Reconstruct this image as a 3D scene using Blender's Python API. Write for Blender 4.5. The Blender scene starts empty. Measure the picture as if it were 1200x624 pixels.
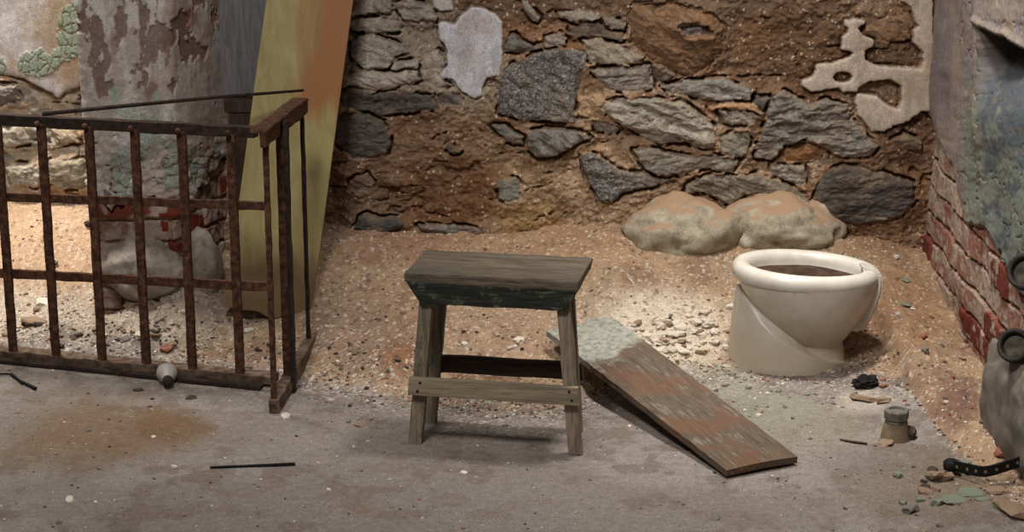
import bpy, bmesh, math, random
import numpy as np
from mathutils import Vector, Matrix

random.seed(7)
RNG = np.random.default_rng(7)
SC = bpy.context.scene
COL = SC.collection
PI = math.pi

# ------------------------------------------------------------------ camera
F_PX, PITCH, CAM_H = 2200.0, math.radians(15), 1.66
CP, SP = math.cos(PITCH), math.sin(PITCH)
cam_data = bpy.data.cameras.new('camera')
cam_data.sensor_width = 36.0
cam_data.lens = F_PX / 1200.0 * 36.0
cam = bpy.data.objects.new('camera', cam_data)
COL.objects.link(cam)
cam.location = (0, 0, CAM_H)
cam.rotation_euler = (math.radians(90) - PITCH, 0, 0)
SC.camera = cam


def ray(x, y):
    a = (x - 600) / F_PX
    b = -(y - 312) / F_PX
    return a, CP + b * SP, -SP + b * CP


def G(x, y, z=0.0):                       # photo point -> point at height z
    r = ray(x, y)
    t = (z - CAM_H) / r[2]
    return Vector((r[0] * t, r[1] * t, z))


def PY(x, y, Y):                          # photo point -> point at depth Y
    r = ray(x, y)
    t = Y / r[1]
    return Vector((r[0] * t, Y, CAM_H + r[2] * t))


def PX(x, y, X):
    r = ray(x, y)
    t = X / r[0]
    return Vector((X, r[1] * t, CAM_H + r[2] * t))


def proj(X, Y, Z):
    dz = Z - CAM_H
    d = Y * CP - dz * SP
    u = Y * SP + dz * CP
    return 600 + F_PX * X / d, 312 - F_PX * u / d


# ------------------------------------------------------------------ noise (numpy)
def _h(ix, iy, seed):
    n = (ix.astype(np.int64) * 374761393 + iy.astype(np.int64) * 668265263 + seed * 1274126177) & 0xFFFFFFFF
    n = ((n ^ (n >> 13)) * 1274126177) & 0xFFFFFFFF
    n = (n ^ (n >> 16)) & 0xFFFFFFFF
    return n / 4294967295.0


def vnoise(x, y, seed=0):
    x = np.asarray(x, float); y = np.asarray(y, float)
    ix = np.floor(x); iy = np.floor(y)
    fx = x - ix; fy = y - iy
    ux = fx * fx * fx * (fx * (fx * 6 - 15) + 10); uy = fy * fy * fy * (fy * (fy * 6 - 15) + 10)
    a = _h(ix, iy, seed); b = _h(ix + 1, iy, seed); c = _h(ix, iy + 1, seed); d = _h(ix + 1, iy + 1, seed)
    return (a + (b - a) * ux) * (1 - uy) + (c + (d - c) * ux) * uy


def fbm(x, y, octv=5, seed=0, gain=0.5):
    s = 0; amp = 1; tot = 0; f = 1
    ca, sa = math.cos(0.6), math.sin(0.6)
    for o in range(octv):
        s = s + amp * vnoise(x * f, y * f, seed + o * 17)
        tot += amp; amp *= gain; f *= 2.03
        x, y = x * ca - y * sa, x * sa + y * ca
    return s / tot                        # 0..1


def ridged(x, y, octv=4, seed=0):
    s = 0; amp = 1; tot = 0; f = 1
    for o in range(octv):
        s = s + amp * (1 - np.abs(2 * vnoise(x * f, y * f, seed + o * 31) - 1)); tot += amp; amp *= .5; f *= 2.1
    return s / tot


def worley(x, y, seed=0):                 # returns F1, F2, cell random
    ix = np.floor(x); iy = np.floor(y)
    f1 = np.full(x.shape, 9.0); f2 = np.full(x.shape, 9.0); cid = np.zeros(x.shape)
    for dx in (-1, 0, 1):
        for dy in (-1, 0, 1):
            cx = ix + dx; cy = iy + dy
            px = cx + _h(cx, cy, seed + 3); py = cy + _h(cx, cy, seed + 91)
            d = np.hypot(px - x, py - y)
            r = _h(cx, cy, seed + 200)
            m = d < f1
            f2 = np.where(m, f1, np.minimum(f2, d))
            cid = np.where(m, r, cid)
            f1 = np.where(m, d, f1)
    return f1, f2, cid


def sstep(a, b, x):
    t = np.clip((x - a) / (b - a), 0, 1)
    return t * t * (3 - 2 * t)


def sdf(px, py, pts):                     # + inside, - outside
    d = np.full(px.shape, 1e9); ins = np.zeros(px.shape, bool)
    n = len(pts)
    for i in range(n):
        x0, y0 = pts[i]; x1, y1 = pts[(i + 1) % n]
        ex, ey = x1 - x0, y1 - y0
        t = np.clip(((px - x0) * ex + (py - y0) * ey) / (ex * ex + ey * ey + 1e-9), 0, 1)
        d = np.minimum(d, np.hypot(px - x0 - t * ex, py - y0 - t * ey))
        if y0 != y1:
            c = ((y0 > py) != (y1 > py)) & (px < (x1 - x0) * (py - y0) / (y1 - y0) + x0)
            ins ^= c
    return np.where(ins, d, -d)


def lin(c):
    c = np.asarray(c, float) / 255.0
    return np.where(c <= 0.04045, c / 12.92, ((c + 0.055) / 1.055) ** 2.4)


def mixc(col, c, m):
    m = np.clip(m, 0, 1)[..., None]
    return col * (1 - m) + np.asarray(c) * m


# ------------------------------------------------------------------ mesh builders
def set_props(o, label=None, cat=None, group=None, kind=None):
    if label: o['label'] = label
    if cat: o['category'] = cat
    if group: o['group'] = group
    if kind: o['kind'] = kind
    return o


def link(name, me, mat=None, parent=None, smooth=True):
    o = bpy.data.objects.new(name, me)
    COL.objects.link(o)
    if mat and not me.materials: me.materials.append(mat)
    if parent is not None: o.parent = parent
    if smooth:
        me.polygons.foreach_set('use_smooth', [True] * len(me.polygons))
    return o


def grid_mesh(name, X, Y, Z, colr=None, mat=None, flip=False):
    nv, nu = X.shape
    me = bpy.data.meshes.new(name)
    co = np.stack([X, Y, Z], -1).reshape(-1, 3).astype(np.float32)
    me.vertices.add(len(co)); me.vertices.foreach_set('co', co.ravel())
    idx = np.arange(nv * nu).reshape(nv, nu)
    q = np.stack([idx[:-1, :-1], idx[:-1, 1:], idx[1:, 1:], idx[1:, :-1]], -1).reshape(-1, 4)
    if flip: q = q[:, ::-1]
    nf = len(q)
    me.loops.add(nf * 4); me.loops.foreach_set('vertex_index', q.ravel().astype(np.int32))
    me.polygons.add(nf)
    me.polygons.foreach_set('loop_start', (np.arange(nf) * 4).astype(np.int32))
    me.polygons.foreach_set('loop_total', np.full(nf, 4, np.int32))
    me.update(calc_edges=True)
    if colr is not None:
        at = me.color_attributes.new('Col', 'FLOAT_COLOR', 'POINT')
        c = np.concatenate([colr.reshape(-1, 3), np.ones((nv * nu, 1))], 1).astype(np.float32)
        at.data.foreach_set('color', c.ravel())
    return link(name, me, mat)


def raw_mesh(name, verts, faces, mat=None, parent=None, smooth=True):
    me = bpy.data.meshes.new(name)
    me.from_pydata([tuple(v) for v in verts], [], faces)
    me.update()
    return link(name, me, mat, parent, smooth)


def from_bm(name, bm, mat=None, parent=None, smooth=False):
    me = bpy.data.meshes.new(name)
    bmesh.ops.recalc_face_normals(bm, faces=bm.faces)
    bm.to_mesh(me); bm.free()
    return link(name, me, mat, parent, smooth)


def empty(name, loc, rz=0.0):
    o = bpy.data.objects.new(name, None)
    COL.objects.link(o); o.location = loc; o.rotation_euler = (0, 0, rz)
    o.empty_display_size = 0.1
    return o


def hexa(bm, corners, cuts=0, bevel=0.0):
    """corners: 8 points, bottom 4 (ccw) then top 4"""
    vs = [bm.verts.new(Vector(c)) for c in corners]
    fs = []
    for f in ((0, 3, 2, 1), (4, 5, 6, 7), (0, 1, 5, 4), (1, 2, 6, 5), (2, 3, 7, 6), (3, 0, 4, 7)):
        fs.append(bm.faces.new([vs[i] for i in f]))
    es = list({e for f in fs for e in f.edges})
    if bevel:
        r = bmesh.ops.bevel(bm, geom=es, offset=bevel, segments=2, profile=0.6, affect='EDGES')
    return bm


def box_corners(p0, p1, w, h, up=Vector((0, 0, 1))):
    """bar from p0 to p1, width w (sideways), height h (along up)"""
    p0 = Vector(p0); p1 = Vector(p1)
    d = (p1 - p0).normalized()
    s = d.cross(up)
    if s.length < 1e-5: s = d.cross(Vector((0, 1, 0)))
    s.normalize(); u = s.cross(d).normalized()
    a = s * w / 2; b = u * h / 2
    return [p0 - a - b, p1 - a - b, p1 + a - b, p0 + a - b, p0 - a + b, p1 - a + b, p1 + a + b, p0 + a + b]


def rough_up(bm, amp, freq, seed=0):
    """small irregular wear pushed into a mesh"""
    from mathutils import noise
    for v in bm.verts:
        n = noise.noise_vector(v.co * freq + Vector((seed * 3.1, seed * 1.7, 0)))
        v.co += n * amp


def bar_bm(p0, p1, w, h, up=Vector((0, 0, 1)), seg=14, bevel=.002, amp=.0015, freq=18, seed=0, bm=None):
    own = bm is None
    if own: bm = bmesh.new()
    tmp = bmesh.new()
    hexa(tmp, box_corners(p0, p1, w, h, up), bevel=bevel)
    L = (Vector(p1) - Vector(p0)).length
    d = (Vector(p1) - Vector(p0)) / max(L, 1e-6)
    for i in range(1, seg):
        c = Vector(p0) + d * (L * i / seg)
        bmesh.ops.bisect_plane(tmp, geom=tmp.verts[:] + tmp.edges[:] + tmp.faces[:], plane_co=c, plane_no=d)
    rough_up(tmp, amp, freq, seed)
    me = bpy.data.meshes.new('tmp'); tmp.to_mesh(me); tmp.free()
    bm.from_mesh(me); bpy.data.meshes.remove(me)
    return bm


def tube_bm(pts, rad, n=10, bm=None, cap=True):
    if bm is None: bm = bmesh.new()
    pts = [Vector(p) for p in pts]
    rads = rad if isinstance(rad, (list, tuple)) else [rad] * len(pts)
    rings = []
    prev = None
    for i, p in enumerate(pts):
        d = (pts[min(i + 1, len(pts) - 1)] - pts[max(i - 1, 0)]).normalized()
        if prev is None:
            a = d.orthogonal().normalized()
        else:
            a = (prev - d * prev.dot(d)).normalized()
        prev = a
        b = d.cross(a)
        rings.append([bm.verts.new(p + (a * math.cos(2 * PI * k / n) + b * math.sin(2 * PI * k / n)) * rads[i]) for k in range(n)])
    for r0, r1 in zip(rings, rings[1:]):
        for k in range(n):
            bm.faces.new((r0[k], r0[(k + 1) % n], r1[(k + 1) % n], r1[k]))
    if cap:
        bm.faces.new(rings[0][::-1]); bm.faces.new(rings[-1])
    return bm


def lathe_bm(profile, n=32, bm=None, origin=(0, 0, 0), axis=(0, 0, 1), sx=1, sy=1):
    """profile: (r, h) pairs"""
    if bm is None: bm = bmesh.new()
    q = Vector((0, 0, 1)).rotation_difference(Vector(axis).normalized())
    o = Vector(origin)
    rings = []
    for r, h in profile:
        if r < 1e-6:
            rings.append([bm.verts.new(o + q @ Vector((0, 0, h)))])
        else:
            rings.append([bm.verts.new(o + q @ Vector((r * sx * math.cos(2 * PI * k / n), r * sy * math.sin(2 * PI * k / n), h))) for k in range(n)])
    for r0, r1 in zip(rings, rings[1:]):
        for k in range(n):
            a = r0[k % len(r0)]; b = r0[(k + 1) % len(r0)]; c = r1[(k + 1) % len(r1)]; d = r1[k % len(r1)]
            vs = []
            for v in (a, b, c, d):
                if v not in vs: vs.append(v)
            if len(vs) > 2: bm.faces.new(vs)
    return bm


# ------------------------------------------------------------------ materials
def nodes(name):
    m = bpy.data.materials.new(name); m.use_nodes = True
    nt = m.node_tree; bs = nt.nodes['Principled BSDF']
    return m, nt, bs


def N(nt, t, **kw):
    n = nt.nodes.new(t)
    for k, v in kw.items():
        if k in n.inputs: n.inputs[k].default_value = v
        else: setattr(n, k, v)
    return n


def tnoise(nt, vec, scale, detail=6, rough=.6, dist=0):
    n = N(nt, 'ShaderNodeTexNoise', Scale=scale, Detail=detail, Roughness=rough, Distortion=dist)
    nt.links.new(vec, n.inputs['Vector'])
    return n.outputs['Fac']


def ramp(nt, fac, stops):
    r = nt.nodes.new('ShaderNodeValToRGB')
    while len(r.color_ramp.elements) < len(stops): r.color_ramp.elements.new(.5)
    for e, (p, c) in zip(r.color_ramp.elements, stops):
        e.position = p
        if isinstance(c, (int, float)): e.color = (c, c, c, 1)
        else:
            l = lin(c); e.color = (l[0], l[1], l[2], 1)
    nt.links.new(fac, r.inputs[0])
    return r.outputs[0]


def mixn(nt, a, b, fac, mode='MIX'):
    m = nt.nodes.new('ShaderNodeMix'); m.data_type = 'RGBA'; m.blend_type = mode
    for s, v in ((6, a), (7, b), (0, fac)):
        if hasattr(v, 'links') or hasattr(v, 'is_linked'): nt.links.new(v, m.inputs[s])
        elif s == 0: m.inputs[0].default_value = v
        else:
            if isinstance(v, (int, float)): m.inputs[s].default_value = (v, v, v, 1)
            else:
                l = lin(v); m.inputs[s].default_value = (l[0], l[1], l[2], 1)
    return m.outputs[2]


def bump(nt, bs, h, strength=.4, dist=.004, prev=None):
    b = N(nt, 'ShaderNodeBump', Strength=strength, Distance=dist)
    nt.links.new(h, b.inputs['Height'])
    if prev is not None: nt.links.new(prev, b.inputs['Normal'])
    nt.links.new(b.outputs[0], bs.inputs['Normal'])
    return b.outputs[0]


def mat_relief(name, rough=.92, speck=260, specka=(.62, 1.3), b=.55, bd=.003):
    m, nt, bs = nodes(name)
    at = N(nt, 'ShaderNodeVertexColor', layer_name='Col')
    tc = nt.nodes.new('ShaderNodeTexCoord').outputs['Object']
    f = tnoise(nt, tc, speck, 4, .7)
    f2 = tnoise(nt, tc, speck / 5, 5, .65)
    k = ramp(nt, f, [(.3, specka[0]), (.7, specka[1])])
    k2 = ramp(nt, f2, [(.3, .8), (.7, 1.18)])
    c = mixn(nt, at.outputs[0], k, 1.0, 'MULTIPLY')
    c = mixn(nt, c, k2, 1.0, 'MULTIPLY')
    nt.links.new(c, bs.inputs['Base Color'])
    bs.inputs['Roughness'].default_value = rough
    bs.inputs['Specular IOR Level'].default_value = .25
    h = mixn(nt, f, f2, .55)
    bump(nt, bs, h, b, bd)
    return m


def mat_wood(name, base, dark, light, axis='X', rough=.8, stain=None, stain_amt=.5, scale=1.0, grain=26, sedge=.55, stain_scale=7):
    m, nt, bs = nodes(name)
    tc = nt.nodes.new('ShaderNodeTexCoord').outputs['Object']
    mp = N(nt, 'ShaderNodeMapping')
    nt.links.new(tc, mp.inputs['Vector'])
    sc = {'X': (.08, 1, 1), 'Y': (1, .08, 1), 'Z': (1, 1, .08)}[axis]
    mp.inputs['Scale'].default_value = sc
    g = tnoise(nt, mp.outputs[0], grain * 6 * scale, 6, .7, .4)
    g2 = tnoise(nt, mp.outputs[0], grain * scale, 4, .6, .8)
    c = ramp(nt, g, [(.3, dark), (.5, base), (.72, light)])
    c = mixn(nt, c, ramp(nt, g2, [(.35, .72), (.65, 1.2)]), 1.0, 'MULTIPLY')
    if stain is not None:
        s = tnoise(nt, tc, stain_scale, 7, .72, .3)
        s2 = tnoise(nt, mp.outputs[0], 90, 4, .7)
        s = mixn(nt, s, s2, .35)
        c = mixn(nt, c, stain, ramp(nt, s, [(sedge, 0.0), (sedge + .04, stain_amt)]))
    nt.links.new(c, bs.inputs['Base Color'])
    bs.inputs['Roughness'].default_value = rough
    bs.inputs['Specular IOR Level'].default_value = .3
    bump(nt, bs, g, .5, .002)
    return m


def mat_simple(name, cols, scale=30, rough=.8, metal=0, b=.4, bd=.002, detail=7):
    m, nt, bs = nodes(name)
    tc = nt.nodes.new('ShaderNodeTexCoord').outputs['Object']
    f = tnoise(nt, tc, scale, detail, .65)
    n = len(cols)
    c = ramp(nt, f, [(.3 + .4 * i / max(1, n - 1), cc) for i, cc in enumerate(cols)])
    nt.links.new(c, bs.inputs['Base Color'])
    bs.inputs['Roughness'].default_value = rough
    bs.inputs['Metallic'].default_value = metal
    bs.inputs['Specular IOR Level'].default_value = .3
    f2 = tnoise(nt, tc, scale * 5, 5, .7)
    bump(nt, bs, mixn(nt, f, f2, .5), b, bd)
    return m


M_WALL = mat_relief('stone_wall_surface', b=.55, bd=.003, specka=(.6, 1.35))
M_FLOOR = mat_relief('dusty_floor_surface', rough=.95, speck=230, specka=(.55, 1.4), b=.8, bd=.005)
M_BRICK = mat_relief('painted_brick_surface', b=.5, bd=.003, specka=(.75, 1.2))
M_RUST = mat_simple('rusted_iron', [(34, 22, 16), (62, 38, 26), (92, 58, 38), (110, 82, 62)], 55, .85, .15, .7, .002)
M_RUSTD = mat_simple('dark_rusted_iron', [(26, 20, 17), (48, 35, 28), (72, 54, 43)], 60, .85, .2, .7, .002)
M_RUSTB = mat_simple('dusty_rusted_iron', [(52, 36, 27), (78, 58, 45), (104, 86, 70), (122, 104, 88)], 30, .9, .05, .7, .002)
M_BLACK = mat_simple('blackened_iron', [(16, 14, 13), (30, 26, 24)], 60, .75, .2, .5)
M_CHIP_W = mat_simple('pale_plaster', [(168, 152, 132), (205, 192, 174), (222, 212, 198)], 60, .9)
M_CHIP_T = mat_simple('tan_mortar_rubble', [(104, 84, 66), (138, 114, 92), (162, 140, 116)], 60, .95)
M_CHIP_G = mat_simple('grey_stone_rubble', [(74, 68, 62), (112, 104, 96), (140, 130, 118)], 60, .95)
M_CHIP_D = mat_simple('dark_rubble', [(40, 34, 30), (66, 56, 48), (84, 70, 58)], 60, .95)
M_CHIP_R = mat_simple('crushed_brick_rubble', [(96, 56, 42), (134, 84, 64), (160, 118, 94)], 60, .95)
M_CHIP_GR = mat_simple('green_paint_flakes', [(88, 94, 80), (116, 120, 102), (142, 142, 124)], 60, .85)

exec_order = []
YW = 5.75                    # the rubble wall behind the toilet
YR = 6.0                     # back of the recess behind the cage
XC = PY(1085, 260, YW).x     # corner with the right-hand wall


# ------------------------------------------------------------------ floor with its mound of fallen mortar
_edge = [(-60, 402), (60, 408), (250, 432), (330, 446), (400, 458), (480, 474), (560, 482), (640, 486), (700, 470),
         (760, 452), (850, 440), (930, 442), (1000, 440), (1060, 462), (1090, 500), (1130, 550), (1190, 610)]
_ex = np.array([G(x, y).x for x, y in _edge]); _ey = np.array([G(x, y).y for x, y in _edge])
_wt = [(-60, 232), (60, 238), (130, 240), (300, 300), (380, 262), (400, 268), (560, 272), (640, 268), (700, 262), (760, 268), (900, 262),
       (990, 272), (1050, 285), (1085, 296)]
_wx = np.array([PY(x, y, YW).x for x, y in _wt]); _wz = np.array([PY(x, y, YW).z for x, y in _wt])
_wz[:3] = [PY(20, 236, YR).z] * 3
print('mound tops', _wz)


def floor_h(X, Y):
    X = np.asarray(X, float); Y = np.asarray(Y, float)
    ye = np.interp(X, _ex, _ey) + .09 * (fbm(X * 7, Y * 2 + 5, 3, 5) - .5)
    zt = np.interp(X, _wx, _wz)
    yb = np.where(X < -1.05, YR, YW)
    t = np.clip((Y - ye) / (yb - ye), 0, 1.15)
    # the far end slopes in a near-straight talus with a soft toe
    z = zt * (0.25 * t + 0.75 * t * t * (3 - 2 * np.clip(t, 0, 1)) ** .6 / 1.0)
    # right corner stays low next to the brick
    rc = sstep(.88, XC, X) * sstep(5.78, 4.95, Y)
    z = z * (1 - .75 * rc) + 0.012 * rc
    m = sstep(.0, .10, t)
    z = z + m * (.035 * (fbm(X * 6, Y * 6, 3, 11) - .5) + .022 * (fbm(X * 18, Y * 18, 4, 12) - .5))
    f1, f2, c = worley(X * 34, Y * 34, 4)
    z = z + m * .005 * (.5 - f1) * (c > .7) * 1.4
    f1, f2, c = worley(X * 75, Y * 75, 9)
    z = z + (m * .0045 + .0004) * np.maximum(0, .55 - f1) * (c > .7) * 1.4
    # heaps
    for (hx, hy, r, a) in HEAPS:
        z = z + a * np.exp(-(((X - hx) ** 2 + (Y - hy) ** 2) / (r * r))) * (.7 + .6 * fbm(X * 22, Y * 22, 3, 40))
    z = z + .004 * (fbm(X * 5, Y * 5, 4, 21) - .5) + .0012 * (fbm(X * 60, Y * 60, 3, 22) - .5)
    # flat beneath the toilet and the stool feet
    return z


HEAPS = []
for (x, y, r, a) in [(470, 425, .09, .018), (1122, 478, .12, .035), (1170, 520, .12, .03), (1150, 600, .14, .025), (1060, 440, .14, .03), (720, 345, .12, .02),
                     (60, 365, .12, .03), (175, 362, .16, .055), (215, 350, .12, .04), (745, 296, .09, .045), (815, 300, .10, .045), (890, 292, .12, .045), (440, 400, .1, .015), (700, 300, .13, .03), (640, 262, .1, .03)]:
    g = G(x, y, .02 if y > 400 else .1)
    HEAPS.append((g.x, g.y, r, a))


def blobs(col, px, py, lst, seed=50, warp=14):
    wx = px + warp * 2 * (fbm(px / 26, py / 14, 3, seed) - .5); wy = py + warp * (fbm(px / 26, py / 14, 3, seed + 7) - .5)
    for (cx, cy, rx, ry, c, s) in lst:
        d = np.sqrt(((wx - cx) / rx) ** 2 + ((wy - cy) / ry) ** 2)
        col = mixc(col, lin(c), s * (1 - sstep(.45, 1.15, d)))
    return col


xs = np.arange(-2.0, 1.62, .0042); ys = np.concatenate([np.arange(3.3, 5.0, .0052), np.arange(5.0, 6.06, .0042)])
X, Y = np.meshgrid(xs, ys)
Z = floor_h(X, Y)
px, py = proj(X, Y, Z * .8)
ye = np.interp(X, _ex, _ey) + .09 * (fbm(X * 7, Y * 2 + 5, 3, 5) - .5)
tm = sstep(-.02, .10, Y - ye + (.14 + .22 * sstep(.9, 1.2, X)) * (fbm(X * 16, Y * 16, 4, 31) - .5))
col = np.broadcast_to(lin((128, 118, 109)), X.shape + (3,)).copy()
n1 = fbm(X * 3, Y * 3, 5, 60); n2 = fbm(X * 14, Y * 14, 4, 61)
col = mixc(col, lin((138, 128, 119)), sstep(.48, .66, n1))
col = mixc(col, lin((112, 98, 88)), .7 * sstep(.52, .66, n2))
col = blobs(col, px, py, [(130, 505, 130, 42, (118, 92, 66), .75), (60, 530, 90, 30, (122, 100, 78), .6), (200, 500, 60, 22, (112, 84, 58), .7),
                          (300, 470, 60, 26, (134, 124, 116), .5), (420, 530, 120, 40, (136, 126, 118), .4), (425, 597, 24, 6, (120, 88, 66), .7),
                          (330, 590, 130, 28, (128, 116, 108), .4), (900, 600, 120, 30, (122, 112, 104), .6), (1080, 570, 110, 60, (116, 102, 86), .7),
                          (950, 505, 90, 36, (134, 126, 110), .6), (590, 590, 150, 30, (134, 125, 117), .35)])
mound = np.broadcast_to(lin((150, 126, 101)), X.shape + (3,)).copy()
mound = mixc(mound, lin((162, 134, 106)), sstep(.45, .62, n1))
mound = mixc(mound, lin((130, 98, 76)), .6 * sstep(.5, .66, n2))
mound = blobs(mound, px, py, [(620, 300, 170, 40, (158, 124, 94), .6), (860, 285, 120, 30, (166, 128, 94), .7), (420, 400, 80, 50, (134, 110, 92), .7),
                              (470, 425, 34, 22, (130, 88, 60), .75), (600, 400, 120, 40, (152, 126, 104), .5), (1060, 370, 60, 60, (138, 106, 78), .75), (1090, 480, 50, 60, (134, 108, 86), .7),
                              (1120, 475, 34, 32, (116, 84, 70), .8), (775, 392, 100, 50, (204, 188, 166), .85), (60, 290, 110, 60, (200, 166, 134), .6),  # pale blob left of the toilet: white chips plus a painted bright pool
                              (150, 380, 160, 45, (168, 154, 138), .7), (20, 370, 60, 40, (184, 170, 152), .6), (470, 300, 70, 24, (148, 110, 86), .6),
                              (1040, 300, 60, 26, (140, 104, 74), .6), (880, 435, 120, 16, (156, 152, 128), .5)])
col = col * (1 - tm[..., None]) + mound * tm[..., None]
col = blobs(col, px, py, [(905, 478, 62, 26, (132, 132, 112), .55), (860, 450, 40, 16, (142, 140, 120), .5), (1010, 470, 40, 16, (190, 174, 156), .45),
                          (1135, 575, 52, 26, (122, 104, 84), .6), (1010, 540, 70, 20, (120, 112, 104), .5)], 55, 8)
# chips and grit lying in the dust, cell by cell
f1, f2, c1 = worley(X * 66, Y * 66, 70)
f1b, f2b, c2 = worley(X * 125, Y * 125, 71)
chip = (f1 < .42) & (c1 > .93) & (X < 1.0)
col = mixc(col, lin((196, 180, 158)), .6 * chip * tm)
col = mixc(col, lin((92, 72, 58)), .6 * ((f1 < .4) & (c1 < .05)) * tm)
col = mixc(col, lin((214, 202, 186)), .6 * ((f1b < .42) & (c2 > .91)) * (tm * .8 + .2 * (c1 > .55)))
col = mixc(col, lin((80, 66, 56)), .6 * ((f1b < .42) & (c2 < .06)) * (tm * .6 + .3))
near = np.exp(-((Y - ye) / .18) ** 2)
col = mixc(col, lin((200, 190, 178)), .5 * near * ((f1b < .5) & (c2 > .8)))
floor = grid_mesh('floor', X, Y, Z, col, M_FLOOR)
set_props(floor, kind='structure')


def fh(x, y):
    return float(floor_h(np.array([x]), np.array([y]))[0])


def GF(x, y, lift=0.0):                   # photo point -> point on the relief of the ground
    z = 0.0
    for _ in range(14):
        p = G(x, y, z); z = .5 * z + .5 * fh(p.x, p.y)
    return Vector((p.x, p.y, z + lift))


# ------------------------------------------------------------------ rubble wall (wall_back)
A0 = (380, 0); B0 = (380, 140); C0 = (580, 0); D0 = (660, 140); E0 = (820, 0); F0 = (860, 140)


def pp(off, pts): return [(off[0] + x / 4, off[1] + y / 4) for x, y in pts]


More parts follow.
